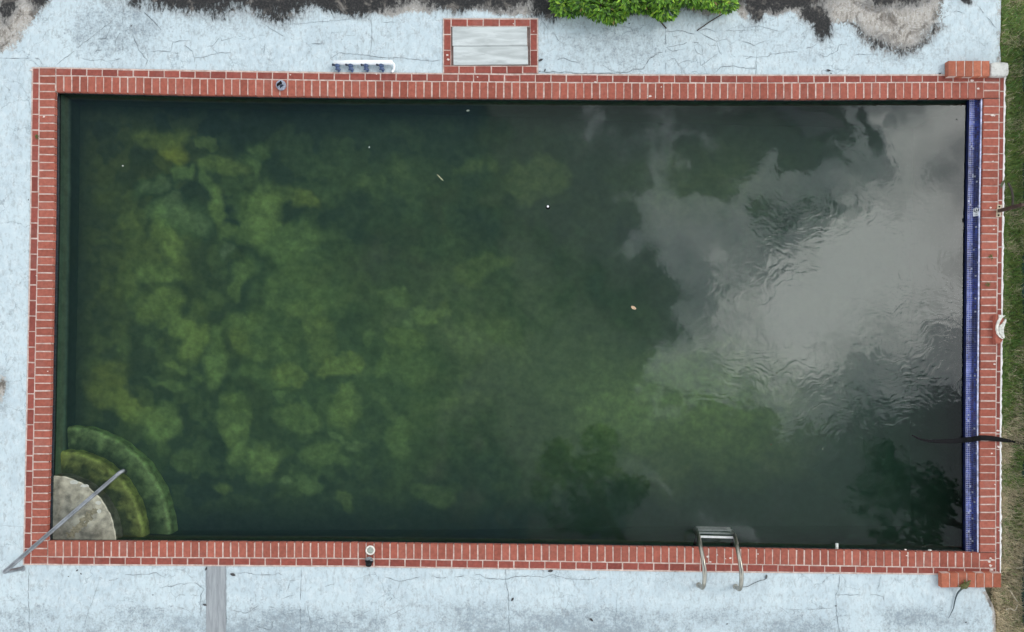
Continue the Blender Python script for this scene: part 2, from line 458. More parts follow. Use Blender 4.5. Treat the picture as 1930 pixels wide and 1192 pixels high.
# ------------------------------------------------------------------ ground beyond the deck (one ring round the deck, to the horizon)
def ground():
    mb = MB()
    xs = [-400, -10.5, 5.2, 9.0, 400]; ys = [-400, -7.2, 7.2, 400]; z = -0.09
    for i in range(4):
        for j in range(3):
            if j == 1 and i == 1: continue
            mb.quad((xs[i], ys[j], z), (xs[i + 1], ys[j], z), (xs[i + 1], ys[j + 1], z), (xs[i], ys[j + 1], z))
    m, T, b = mat_new('soil'); g = T.geo()
    col = T.mix(T.ramp(T.noise(g, 6, 6, 0.65), 0.3, 0.7), (0.055, 0.06, 0.03), (0.15, 0.125, 0.085))
    col = T.mix(T.ramp(T.noise(g, 40, 5, 0.7), 0.5, 0.7, 0, 0.6), col, (0.22, 0.19, 0.14))
    T.put(b.inputs['Base Color'], col); b.inputs['Roughness'].default_value = 0.95
    o = mb.build('ground', m); tag(o, 'bare soil and thin lawn beyond the deck', kind='structure')
    return o
# the pool side of the ring would cover the basin, so the strip x 5.2..9 starts beyond the coping
def ground_strip():
    pass

def ground_all():
    m, T, b = mat_new('soil'); g = T.geo()
    col = T.mix(T.ramp(T.noise(g, 6, 6, 0.65), 0.3, 0.7), (0.08, 0.08, 0.045), (0.20, 0.17, 0.115))
    col = T.mix(T.ramp(T.noise(g, 40, 5, 0.7), 0.5, 0.7, 0, 0.6), col, (0.22, 0.19, 0.14))
    T.put(b.inputs['Base Color'], col); b.inputs['Roughness'].default_value = 0.95
    mb = MB(); z = -0.09
    xs = [-400, -10.2, 6.42, 400]; ys = [-400, -5.6, 5.6, 400]
    for i in range(3):
        for j in range(3):
            if i == 1 and j == 1: continue
            mb.quad((xs[i], ys[j], z), (xs[i + 1], ys[j], z), (xs[i + 1], ys[j + 1], z), (xs[i], ys[j + 1], z))
    tag(mb.build('ground', m), 'bare brown soil under the grass beyond the deck', kind='structure')
ground_all()

# ------------------------------------------------------------------ deck
def deck_right(py):
    """px of the right edge of the deck at photograph row py"""
    pts = [(-900, 1886), (0, 1887), (60, 1886), (85, 1884.5), (100, 1886), (118, 1887), (139, 1887), (141, 1879), (1083, 1872), (1105, 1856), (1112, 1857), (1124, 1863),
           (1140, 1871), (1155, 1876), (1192, 1877), (1300, 1878), (2200, 1880)]
    a = np.array(pts, float); return np.interp(py, a[:, 0], a[:, 1])

def ell(X, Y, cx, cy, rx, ry, soft=0.5):
    d = np.hypot((X - cx) / rx, (Y - cy) / ry)
    return np.clip((1 + soft - d) / (2 * soft), 0, 1)

def deck():
    pys = np.concatenate([np.linspace(-170, -60, 12)[:-1], np.arange(-60, 150, 5.0), np.arange(150, 1062, 8.0), np.arange(1062, 1250, 5.0), np.linspace(1250, 1440, 14)])
    us = np.concatenate([np.linspace(-460, -40, 24)[:-1], np.arange(-40, 120, 5.0), np.arange(120, 1870, 6.0)])
    nx = len(us) + 1; ny = len(pys)
    PX = np.zeros((ny, nx)); PY = np.repeat(pys[:, None], nx, 1)
    right = deck_right(pys)
    for j in range(ny):
        PX[j, :-1] = np.minimum(us, right[j] - 0.5 * np.arange(len(us), 0, -1) * 0.02 - 0.2)
        PX[j, -1] = right[j]
    X = (PX - NX) / S; Y = (NY - PY) / S
    Z = (vnoise(X * 0.8, Y * 0.8) - 0.5) * 0.004 - 0.003
    v = np.stack([X.ravel(), Y.ravel(), Z.ravel()], 1)
    # drop what lies inside the coping's middle line
    inside = (PY > T1(PX) - 3) & (PY < B1(PX) + 3) & (PX > L1(PY) - 3) & (PX < R1(PY) + 3)
    inside |= (PX > 844) & (PX < 1005) & (PY > 43) & (PY < 160)
    faces = []
    for j in range(ny - 1):
        for i in range(nx - 1):
            if inside[j, i] and inside[j, i + 1] and inside[j + 1, i] and inside[j + 1, i + 1]: continue
            a = j * nx + i
            faces.append((a, a + nx, a + nx + 1, a + 1))
    # turned-down right edge
    nv = len(v); edge = v.reshape(ny, nx, 3)[:, -1].copy(); edge[:, 2] = -0.12; edge[:, 0] += 0.01
    v = np.concatenate([v, edge])
    for j in range(ny - 1):
        a = j * nx + nx - 1
        if 141 < pys[j] < 1080: continue
        faces.append((a, a + nx, nv + j + 1, nv + j))
    me = bpy.data.meshes.new('pool_deck'); me.from_pydata(v.tolist(), [], faces); me.update()
    me.materials.append(M['deck'])
    me.polygons.foreach_set('use_smooth', [True] * len(me.polygons))
    X2, Y2 = PX, PY
    wx = X2 + (fbm(X2 / 60, Y2 / 60, 3) - .5) * 34; wy = Y2 + (fbm(X2 / 60 + 31, Y2 / 60 + 7, 3) - .5) * 34
    E = lambda *a, **k: ell(wx, wy, *a, **k)
    mx = lambda *a: np.maximum.reduce(a)
    peel = mx(E(-45, -15, 128, 112, soft=.22), E(1692, 8, 84, 88, soft=.3), E(1565, 5, 70, 42, soft=.3), E(1500, -6, 100, 26, soft=.4), E(1398, 6, 14, 24),
              E(745, -4, 95, 28, soft=.4), E(1000, 8, 60, 20, soft=.4), E(5, 740, 10, 26, soft=.6) * .75, E(1330, 5, 60, 16), E(930, 12, 60, 14, soft=.5) * .8)
    peel = np.maximum(peel, np.clip((PX - (deck_right(PY) - 11)) / 8, 0, 1) * (PY > 1112) * 0.9)
    peel = np.maximum(peel, np.clip((PX - (deck_right(PY) - 3)) / 3, 0, 1) * (PY < 139) * 0.5)
    mould = mx(E(430, -26, 215, 52, soft=.4), E(520, -8, 75, 48, soft=.4), E(660, -10, 120, 34, soft=.4), E(900, -16, 130, 34, soft=.4), E(1035, 8, 45, 30, soft=.4),
               E(1190, -4, 180, 30, soft=.4), E(1428, 0, 24, 36, soft=.35), E(1485, -10, 85, 24, soft=.4), E(1553, 52, 20, 26, soft=.5), E(1536, 24, 26, 20, soft=.5),
               E(1690, -8, 60, 26, soft=.5), E(65, -2, 18, 24, soft=.5) * .9, E(10, 10, 20, 30, soft=.5) * .8, E(1820, 2, 14, 8, soft=.6), E(255, 8, 12, 16, soft=.6) * .8)
    rim = np.exp(-((np.hypot((wx - 1692) / 84, (wy - 8) / 88) - .98) / .13) ** 2) * (wy > 40)
    mould = np.maximum(mould, rim * .62)
    grime = mx(sstep(PY, 1110, 1165) * (.25 + .7 * fbm(X2 / 90, Y2 / 50, 3)), E(220, 60, 130, 70) * .62, E(1150, 85, 140, 60) * .55, E(1500, 70, 200, 60) * .42, E(420, 40, 240, 50) * .45,
               E(1700, 100, 120, 30, soft=.8) * .55, E(0, 740, 30, 60) * .6, E(500, 1165, 90, 30, soft=.9) * .66, E(900, 1160, 140, 40, soft=.8) * .68, E(700, 60, 200, 60) * .35)
    pad = lambda A: np.concatenate([A.ravel(), A[:, -1]])
    set_attr(me, 'mould', pad(mould)); set_attr(me, 'peel', pad(peel)); set_attr(me, 'grime', pad(grime))
    o = link('pool_deck', me)
    tag(o, 'pale blue painted concrete deck with cracks, black mould and worn patches', kind='structure')
    return o
DECK = deck()

CR = []   # crack polylines in photograph px
def crack_set(ox, oy, s, lists):
    for w, pts in lists:
        CR.append((w, [(ox + u / s, oy + v / s) for u, v in pts]))
crack_set(0, 0, 4.02, [
    (.9, [(430, 490), (560, 390), (640, 320), (760, 230), (860, 150)]), (1, [(0, 440), (90, 445), (250, 440), (290, 445), (330, 495)]),
    (2.2, [(990, 10), (1060, 60), (1130, 130), (1180, 180), (1220, 230)]), (1.2, [(920, 95), (1050, 65)]), (1.6, [(850, 190), (800, 295), (740, 295)]),
    (1, [(890, 195), (910, 250), (880, 300), (870, 345), (930, 340)]), (1.1, [(1000, 220), (1015, 290), (1050, 380), (1120, 460), (1090, 520)]),
    (.9, [(920, 235), (1000, 225), (1090, 235), (1160, 265)]), (1.1, [(1140, 390), (1200, 385), (1290, 395), (1310, 320), (1380, 310), (1440, 305), (1440, 345)]),
    (1.9, [(1395, 340), (1460, 390)]), (1, [(1460, 390), (1475, 450), (1475, 530)]), (1.1, [(1475, 440), (1560, 430), (1640, 405), (1750, 400)]),
    (1.4, [(1570, 355), (1610, 350), (1670, 280), (1680, 310), (1750, 290), (1850, 275), (1930, 290)]), (.9, [(1600, 355), (1650, 410)]),
    (1, [(650, 360), (720, 305), (800, 295)]), (1.4, [(710, 410), (735, 380), (800, 380)]), (1.2, [(820, 465), (910, 443)]), (.8, [(840, 480), (850, 520)]),
    (.8, [(620, 440), (680, 460), (760, 450), (840, 480)]), (.8, [(1300, 400), (1380, 410)]), (1, [(1090, 150), (1085, 230)]), (.8, [(930, 20), (930, 340), (930, 530)])])
crack_set(480, 0, 4.02, [
    (.9, [(250, 190), (350, 180), (460, 170), (640, 155), (800, 135)]), (1.3, [(970, 170), (1080, 170)]),
    (1, [(570, 445), (640, 400), (700, 410), (780, 410), (880, 425), (1000, 440), (1100, 440), (1250, 455), (1350, 465), (1410, 455)]),
    (1.1, [(60, 180), (140, 230), (240, 290), (300, 300)]), (1, [(30, 270), (100, 262)]), (1, [(500, 260), (515, 310)]), (1.5, [(430, 330), (515, 333)]),
    (.8, [(80, 330), (70, 420), (30, 470)]), (.7, [(780, 310), (780, 410)]), (.7, [(690, 290), (690, 270), (760, 270), (765, 190)]), (.8, [(870, 450), (890, 300), (880, 80)])])
crack_set(960, 0, 4.02, [
    (.9, [(240, 150), (290, 220), (400, 330)]), (1.2, [(270, 500), (350, 460), (410, 440), (470, 465), (540, 470), (560, 500)]), (.9, [(700, 490), (760, 530), (850, 555)]),
    (1.5, [(240, 545), (440, 548), (600, 560), (800, 555), (910, 545), (940, 525), (1010, 525), (1070, 440), (1130, 400), (1185, 395)]),
    (1, [(1185, 215), (1186, 560)]), (1.2, [(1185, 245), (1270, 230), (1330, 240), (1400, 260), (1380, 310), (1300, 340), (1250, 350), (1190, 360)]),
    (1, [(1230, 240), (1240, 280), (1290, 270)]), (.9, [(1330, 240), (1370, 140), (1370, 90)]), (1.6, [(1430, 245), (1500, 280), (1570, 315)]), (1, [(1570, 315), (1650, 295)]),
    (1, [(1570, 315), (1590, 390), (1610, 420)]), (1.1, [(1380, 320), (1480, 320), (1520, 350), (1570, 345)]), (1.2, [(1550, 555), (1600, 510), (1700, 500), (1750, 515), (1870, 520), (1865, 570)]),
    (.9, [(1190, 460), (1250, 445), (1290, 500)]), (.9, [(1270, 490), (1350, 460), (1400, 465)]), (.9, [(1440, 430), (1450, 500), (1580, 410)]), (1, [(1190, 360), (1240, 390), (1330, 370)]),
    (.9, [(1640, 235), (1750, 235), (1850, 225)]), (.9, [(1680, 410), (1750, 460), (1860, 430)]), (1, [(1750, 320), (1800, 320), (1870, 350)]), (1.2, [(1430, 240), (1490, 220), (1560, 240)]),
    (1, [(1400, 350), (1430, 330), (1470, 360), (1460, 420), (1420, 400), (1400, 350)])])
crack_set(1400, 0, 3.86, [
    (1, [(0, 410), (100, 420), (180, 415), (200, 398), (320, 380), (420, 375), (440, 360), (500, 345), (550, 310)]), (.8, [(320, 380), (335, 420)]), (.8, [(480, 350), (490, 430)]),
    (1, [(550, 390), (600, 415), (690, 370), (700, 330), (760, 320)]), (.8, [(690, 380), (710, 440)]), (1, [(1450, 140), (1550, 80), (1620, 100)]),
    (1.1, [(1700, 30), (1790, 140), (1850, 210)]), (.9, [(100, 360), (95, 545)]), (.8, [(780, 410), (860, 395), (1000, 400)]), (.8, [(0, 300), (80, 330), (200, 290)]),
    (.8, [(0, 200), (120, 190), (300, 240)]), (.8, [(0, 495), (90, 495)])])
crack_set(0, 1060, 3.016, [
    (1.1, [(165, 20), (160, 180), (165, 298), (167, 420)]), (1, [(565, 85), (620, 103), (690, 90), (710, 72), (850, 68), (890, 60), (940, 90)]),
    (.8, [(565, 85), (540, 180), (500, 290), (480, 360)]), (1.2, [(825, 152), (890, 152), (950, 135), (970, 140), (1010, 125), (1110, 118), (1160, 155), (1140, 190), (1140, 320)]),
    (.9, [(825, 170), (805, 215), (845, 260), (950, 265)]), (.9, [(970, 170), (1000, 200), (1020, 185), (1130, 190)]), (1, [(1000, 250), (1080, 280)]), (.9, [(1000, 200), (995, 230)]),
    (1, [(1714, 30), (1708, 200), (1710, 420)]), (1.1, [(1350, 62), (1400, 58), (1460, 72), (1560, 72), (1580, 60), (1610, 75)]), (1, [(1700, 100), (1650, 105), (1625, 180)]),
    (.9, [(1740, 170), (1770, 140), (1830, 145), (1900, 125)]), (1, [(1300, 270), (1400, 290), (1480, 240), (1560, 260), (1620, 300), (1700, 280)]),
    (1, [(1440, 360), (1540, 385), (1560, 300)]), (1, [(1790, 310), (1880, 330), (1920, 360), (1895, 420)]), (.9, [(1750, 250), (1770, 390)]), (.8, [(1600, 210), (1650, 190), (1670, 190)]),
    (1, [(1285, 20), (1285, 420)]), (1, [(1172, 20), (1172, 420)]), (.8, [(0, -205), (60, -205), (130, -202)])])
crack_set(640, 1060, 3.016, [
    (1, [(260, 85), (340, 110), (400, 98), (460, 80)]), (.9, [(340, 110), (330, 160), (285, 220), (265, 260), (290, 300), (400, 240)]), (1, [(0, 345), (50, 345), (80, 310), (170, 275)]),
    (1.2, [(520, 80), (590, 90), (690, 80), (800, 70), (830, 90), (940, 97), (1000, 80), (1120, 80), (1160, 88), (1210, 70), (1290, 95), (1420, 100), (1480, 85)]),
    (1.2, [(945, 40), (945, 110), (960, 170), (965, 420)]), (.9, [(1575, 205), (1570, 350), (1578, 420)]), (.8, [(1500, 220), (1570, 350)]), (.8, [(1590, 50), (1590, 110)]),
    (.9, [(830, 90), (880, 100), (860, 120)]), (.9, [(1200, 75), (1250, 95)])])
crack_set(1280, 1060, 3.016, [
    (1, [(915, 70), (905, 160), (890, 185), (1120, 185), (1160, 195), (1165, 250)]), (.9, [(1120, 180), (1150, 80)]), (1, [(890, 185), (895, 290), (915, 420)]),
    (.9, [(600, 265), (700, 270), (870, 262)]), (.8, [(560, 245), (620, 290)])])

def cracks():
    mb = MB(); rnd = random.Random(3)
    for w, pts in CR:
        fine = []
        straight = len(pts) <= 3 and max(abs(pts[0][0] - pts[-1][0]), abs(pts[0][1] - pts[-1][1])) > 60
        for a, b in zip(pts[:-1], pts[1:]):
            L = math.hypot(b[0] - a[0], b[1] - a[1]); n = max(1, int(L / 5))
            for k in range(n):
                t = k / n; j = 0 if k == 0 else (0.35 if straight else 1.1)
                fine.append((a[0] + (b[0] - a[0]) * t + rnd.uniform(-j, j), a[1] + (b[1] - a[1]) * t + rnd.uniform(-j, j)))
        fine.append(pts[-1])
        n = len(fine); L = []; R = []
        for i, p in enumerate(fine):
            q0 = fine[max(i - 1, 0)]; q1 = fine[min(i + 1, n - 1)]
            dx, dy = q1[0] - q0[0], q1[1] - q0[1]; d = math.hypot(dx, dy) or 1
            ww = w * 0.38 * rnd.uniform(0.4, 1.4) * min(1, 0.35 + 0.3 * min(i, n - 1 - i))
            L.append(P(p[0] - dy / d * ww, p[1] + dx / d * ww, 0.001)); R.append(P(p[0] + dy / d * ww, p[1] - dx / d * ww, 0.001))
        gap = 0
        for i in range(n - 1):
            if gap > 0: gap -= 1; continue
            if rnd.random() < .05: gap = rnd.randint(1, 3); continue
            mb.quad(L[i], R[i], R[i + 1], L[i + 1])
    o = mb.build('cracks', M['crack'], DECK); o['kind'] = 'stuff'
cracks()

# ------------------------------------------------------------------ pool basin, tiles, steps, water
def wall_line():
    """inner faces of the walls in deck px, under the overhang of the coping"""
    o = 2.2
    TL = (L2(176) - o, T2(104) - o); TR = (1844.5 + 4, T2(1850) - o); BR = (1842.5, B2(1845) + o); BL = (L2(1021) - o, B2(90) + o)
    return TL, TR, BR, BL

def pool():
    basin = thing('pool_basin', (0, 0, -1.0), 'sunken rectangular pool basin with algae covered walls and floor', 'pool basin')
    basin['kind'] = 'structure'; del basin['category']
    # walls follow the coping's inner line
    def run(pts, upper):
        mb = MB()
        for a, b in zip(pts[:-1], pts[1:]):
            A = Vector(((a[0] - NX) / S, (NY - a[1]) / S)); B = Vector(((b[0] - NX) / S, (NY - b[1]) / S))
            zs = [-0.004, -0.155] if upper else [-0.155, -0.3, -0.5, -0.8, -1.9]
            for z1, z0 in zip(zs[:-1], zs[1:]):
                mb.quad((A.x, A.y, z0), (B.x, B.y, z0), (B.x, B.y, z1), (A.x, A.y, z1))
        return mb
    o = 2.2
    top = [(x, T2(x) - o) for x in np.linspace(96, 1862, 30)]
    bot = [(x, B2(x) + o) for x in np.linspace(1862, 80, 30)]
    lef = [(L2(y) - o, y) for y in np.linspace(1030, 165, 24)]
    for pts in (top, bot, lef):
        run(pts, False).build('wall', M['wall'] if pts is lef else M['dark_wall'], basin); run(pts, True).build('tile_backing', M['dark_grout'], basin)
    # right-hand side: wall, narrow tiled ledge, riser
    mw, ml, mr = MB(), MB(), MB(); ys = np.linspace(178, 1050, 24)
    LZ = -0.085; SL = 0.042; LW = 0.074
    def X0(py): return (np.interp(py, [190, 400, 792, 1040], [1851.5, 1847.5, 1844, 1844.5]) - NX) / S
    for a, b in zip(ys[:-1], ys[1:]):
        ya, yb = (NY - a) / S, (NY - b) / S; xa, xb = X0(a), X0(b); w = SL + LW
        mw.quad((xa, ya, -0.004), (xb, yb, -0.004), (xb - SL, yb, LZ), (xa - SL, ya, LZ))
        ml.quad((xa - SL, ya, LZ), (xb - SL, yb, LZ), (xb - w, yb, LZ), (xa - w, ya, LZ))
        mr.quad((xa - w, ya, LZ), (xb - w, yb, LZ), (xb - w - .01, yb, -1.9), (xa - w - .01, ya, -1.9))
    mw.build('wall', M['blue_grout'], basin); ml.build('tiled_ledge', M['grout'], basin); mr.build('wall', M['dark_grout'], basin)
    mb = MB()
    for a, b in zip(ys[:-1], ys[1:]):      # pale grout line under the bricks
        ya, yb = (NY - a) / S, (NY - b) / S; xa, xb = X0(a), X0(b)
        mb.prism([(xa - .014, ya), (xb - .014, yb), (xb + .002, yb), (xa + .002, ya)][::-1], -.012, -.0035)
    mb.build('grout_line', M['grout'], basin)
    # mosaic: one small proud tile after another
    mb = MB(); cols = []; rnd = random.Random(5)
    blues = [(0.012, 0.016, 0.10), (0.02, 0.03, 0.17), (0.03, 0.05, 0.24), (0.035, 0.025, 0.12), (0.05, 0.10, 0.33), (0.10, 0.11, 0.26)]
    tw = 0.0255; g = 0.0046
    yy = np.arange((NY - 1046) / S, (NY - 180) / S, tw)
    def add(p, ux, uy, nrm, col):
        n = len(mb.v); e = nrm * 0.003
        cs = [p, p + ux, p + ux + uy, p + uy]
        mb.v += [tuple(c) for c in cs]; ins = (ux + uy) * 0.08
        tops = [p + ux * .06 + uy * .06 + e, p + ux * .94 + uy * .06 + e, p + ux * .94 + uy * .94 + e, p + ux * .06 + uy * .94 + e]
        mb.v += [tuple(c) for c in tops]
        mb.f.append((n + 4, n + 5, n + 6, n + 7))
        for i in range(4): mb.f.append((n + i, n + (i + 1) % 4, n + 4 + (i + 1) % 4, n + 4 + i))
        cols.extend([col] * 8)
    def pick(y, k):
        v = vnoise(np.array([y * 1.1]), np.array([k * .2]))[0]; r = rnd.random()
        if r < 0.03: return (0.42, 0.43, 0.5)
        c = blues[min(5, int((v * 0.62 + rnd.random() * 0.36) * 5.2))]
        f = rnd.uniform(0.45, 1.5) * (0.55 + 0.9 * vnoise(np.array([y * 4.0]), np.array([7.0]))[0]); return tuple(x * f for x in c)
    for k, y in enumerate(yy):
        px_y = NY - y * S; x0 = X0(px_y)
        up = Vector((SL, 0, -LZ)).normalized(); nr = Vector((LZ, 0, SL)).normalized()
        for r in range(3):                       # leaning face, painted darker as if turned from the sky
            if rnd.random() < 0.02: continue
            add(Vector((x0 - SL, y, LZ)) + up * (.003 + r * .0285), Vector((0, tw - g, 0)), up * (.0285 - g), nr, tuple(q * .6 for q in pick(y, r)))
        for r in range(3):                       # ledge, sky light painted in as paler tiles
            c = pick(y, 3 + r); l = float(np.clip(vnoise(np.array([y * 5.0]), np.array([k * .01 + 40]))[0] * 1.3 - .35 + rnd.uniform(-.25, .25), 0, .85)); c = tuple(a * (1 - l) + b * l for a, b in zip(c, (0.13, 0.165, 0.50)))
            add(Vector((x0 - SL - (r + 1) * (LW / 3) + g * .6, y, LZ)), Vector((LW / 3 - g, 0, 0)), Vector((0, tw - g, 0)), Vector((0, 0, 1)), c)
        for r in range(3):
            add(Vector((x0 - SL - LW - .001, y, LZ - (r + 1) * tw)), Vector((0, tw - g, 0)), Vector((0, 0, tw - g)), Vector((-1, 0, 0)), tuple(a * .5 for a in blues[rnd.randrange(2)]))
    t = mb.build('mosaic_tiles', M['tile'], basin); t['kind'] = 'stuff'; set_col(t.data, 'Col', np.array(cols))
    # near-black tiles on the other three sides
    for pts, nm in ((top, 't'), (bot, 'b'), (lef, 'l')):
        mb = MB(); cols = []
        A = np.array([((x - NX) / S, (NY - y) / S) for x, y in pts]); d = np.r_[0, np.cumsum(np.hypot(*np.diff(A, axis=0).T))]
        for k in range(int(d[-1] / 0.05)):
            q0 = k * 0.05; q1 = q0 + 0.046
            a = Vector((np.interp(q0, d, A[:, 0]), np.interp(q0, d, A[:, 1]), 0)); b = Vector((np.interp(q1, d, A[:, 0]), np.interp(q1, d, A[:, 1]), 0))
            u = b - a; nrm = Vector((u.y, -u.x, 0)).normalized()
            if nrm.dot(-a) < 0: nrm = -nrm
            for r in range(3):
                z = -0.008 - (r + 1) * 0.048
                if r == 0 and rnd.random() < 0.3: col = (0.10, 0.12, 0.15)
                else:
                    f = rnd.uniform(0.3, 1.6); col = (0.012 * f, 0.017 * f, 0.028 * f)
                if r == 2: col = tuple(0.5 * q + w for q, w in zip(col, (.008, .016, .012)))
                add(a + Vector((0, 0, z)), u, Vector((0, 0, 0.046)), nrm, col)
        t = mb.build('mosaic_tiles', M['tile'], basin); t['kind'] = 'stuff'; set_col(t.data, 'Col', np.array(cols))
    # lumps of mortar hanging from the coping on the upper and left sides
    mb = MB()
    for pts in (top, lef):
        for _ in range(260):
            i = rnd.randrange(len(pts) - 1); f = rnd.random()
            x = pts[i][0] + (pts[i + 1][0] - pts[i][0]) * f; y = pts[i][1] + (pts[i + 1][1] - pts[i][1]) * f
            p = P(x, y, 0) + Vector((0, 0, -rnd.uniform(0.01, 0.05))); s = rnd.uniform(0.006, 0.016)
            mb.lathe(p, [(s * .3, -s), (s, -s * .4), (s * .9, s * .5), (s * .3, s)], 6)
    t = mb.build('mortar_lumps', M['dark_grout'], basin); t['kind'] = 'stuff'
    return basin
BASIN = pool()

# algae on the floor: px, py, half sizes, turn, strength, hue (0 green, 1 yellow, -1 grey)
ALG = [
 (317, 295, 24, 20, 0, .9, 1), (304, 262, 32, 20, 0, .5, .6), (323, 330, 20, 14, .4, .75, 0), (352, 333, 14, 10, .3, .7, 0), (382, 274, 30, 9, .6, .45, .3), (484, 293, 15, 17, .2, .6, 0),
 (460, 314, 13, 17, -.4, .6, 0), (409, 325, 30, 20, 0, .45, .3), (406, 387, 16, 26, 0, .85, .2), (395, 355, 11, 20, 0, .6, 0), (492, 395, 36, 46, .2, 1.0, .2), (497, 440, 28, 30, 0, .85, .2),
 (422, 430, 18, 13, 0, .7, .2), (470, 440, 34, 22, 0, .6, .2), (578, 376, 26, 28, 0, .7, .6), (543, 362, 34, 18, 0, .5, .4), (288, 357, 28, 13, 0, .6, -.8), (333, 379, 14, 14, 0, .55, -.8),
 (341, 413, 38, 26, .3, .65, -.6), (315, 454, 20, 36, 0, .8, .3), (250, 438, 22, 15, 0, .5, .3), (261, 408, 34, 22, 0, .4, .4), (197, 368, 44, 18, 0, .35, .5), (194, 465, 16, 12, 0, .4, .2),
 (230, 430, 120, 140, 0, .2, .8), (260, 620, 150, 150, 0, .18, .6), (460, 680, 260, 200, 0, .12, .1), (535, 470, 44, 24, 0, .65, 0), (430, 470, 12, 10, 0, .4, -1), (304, 580, 32, 28, 0, .95, .3), (358, 650, 25, 30, 0, .95, .4),
 (336, 610, 26, 18, .6, .9, .3), (266, 535, 15, 38, .2, .45, .2), (299, 521, 24, 17, 0, .6, .1), (462, 516, 20, 20, 0, .7, .1), (449, 554, 15, 24, 0, .6, .2), (543, 545, 54, 46, 0, .5, .1),
 (572, 580, 32, 24, 0, .6, .5), (403, 640, 13, 17, 0, .55, 0), (400, 699, 15, 46, 0, .65, .1), (452, 650, 20, 24, 0, .65, .6), (462, 613, 26, 15, 0, .5, .2), (476, 664, 34, 26, 0, .45, .2),
 (543, 704, 34, 18, 0, .75, .6), (490, 712, 48, 13, 0, .6, 0), (320, 685, 17, 8, .1, .7, .3), (339, 696, 13, 10, .5, .6, .2), (237, 648, 10, 15, 0, .4, 0), (288, 637, 9, 15, 0, .4, 0),
 (221, 728, 36, 46, 0, .65, .9), (250, 782, 44, 20, .4, .85, .4), (299, 800, 30, 30, .2, 1.0, .1), (216, 760, 26, 20, 0, .6, .6), (334, 730, 42, 8, 0, .45, 0), (446, 774, 28, 22, 0, .75, .2),
 (441, 808, 30, 26, 0, .65, .2), (527, 739, 11, 11, 0, .6, -.2), (562, 777, 38, 27, 0, .65, .2), (583, 758, 10, 26, -.4, .65, 0), (445, 830, 28, 26, 0, .65, .2), (458, 862, 30, 16, .2, .6, .1),
 (501, 872, 32, 27, 0, .9, .2), (493, 908, 30, 18, 0, .45, .1), (542, 862, 22, 14, 0, .5, .1), (609, 860, 30, 25, 0, .7, .1), (630, 882, 34, 16, 0, .5, 0), (657, 766, 28, 27, 0, 1.0, .3),
 (671, 843, 15, 16, 0, .75, -.5), (640, 822, 20, 8, .6, .6, -.4), (740, 850, 26, 30, 0, .65, 0), (757, 815, 14, 32, .2, .6, 0), (413, 916, 17, 11, .2, .65, .3), (550, 919, 11, 6, -.2, .6, -.4),
 (589, 924, 11, 17, -.4, .6, -.1), (646, 959, 21, 12, .3, .55, .2), (727, 991, 9, 9, 0, .4, 0), (354, 868, 15, 24, 0, .45, .1), (600, 530, 66, 70, 0, .38, .2), (644, 697, 44, 19, 0, .85, .5),
 (665, 708, 22, 14, 0, .8, .4), (598, 645, 34, 40, 0, .6, .6), (733, 566, 27, 20, 0, .6, .1), (781, 579, 14, 24, .3, .8, -.2), (770, 614, 9, 16, .2, .7, -.4), (806, 595, 24, 20, 0, .65, .3),
 (836, 574, 12, 24, .6, .6, .3), (766, 652, 38, 22, 0, .65, .3), (734, 695, 13, 15, 0, .6, .1), (786, 695, 48, 22, 0, .45, .1), (692, 652, 9, 16, .2, .5, 0), (912, 515, 44, 18, -.2, .5, .3),
 (899, 628, 54, 44, 0, .5, .2), (953, 655, 44, 44, 0, .42, .2), (738, 780, 15, 26, 0, .5, .1), (845, 757, 26, 14, .2, .45, .1), (899, 754, 19, 18, 0, .48, .1), (880, 695, 9, 10, 0, .4, 0),
 (695, 349, 18, 22, 0, .4, .2), (880, 306, 28, 13, -.2, .4, .3), (937, 300, 16, 12, 0, .38, .2), (1010, 335, 50, 42, 0, .4, .3), (765, 328, 80, 34, 0, .32, .2), (845, 473, 13, 15, 0, .35, -.3),
 (577, 452, 34, 22, 0, .55, .1), (860, 660, 240, 190, 0, .32, .1), (640, 740, 240, 190, 0, .28, .1), (1000, 700, 260, 160, 0, .26, 0), (800, 340, 260, 120, 0, .16, .1), (1280, 760, 190, 80, 0, .85, .1), (1400, 800, 110, 70, 0, .5, .1), (1130, 840, 90, 60, 0, .4, 0),
 (1160, 720, 140, 70, 0, .35, -.1), (1320, 350, 140, 60, 0, .3, .2), (1240, 880, 60, 50, 0, .3, .3), (980, 900, 90, 50, 0, .22, 0), (1060, 620, 80, 120, 0, .2, -.1), (820, 930, 40, 22, .2, .45, .1),
 (130, 420, 8, 240, 0, .0, 0), (760, 895, 30, 20, 0, .3, 0), (690, 560, 14, 22, 0, .35, 0), (520, 620, 40, 60, 0, .4, .2), (560, 655, 40, 30, 0, .4, .2), (200, 690, 40, 40, 0, .3, .4),
]

def floor_depth(px): return np.interp(px, [100, 500, 900, 1300, 1700, 1860], [-0.56, -0.64, -0.80, -1.15, -1.40, -1.45])

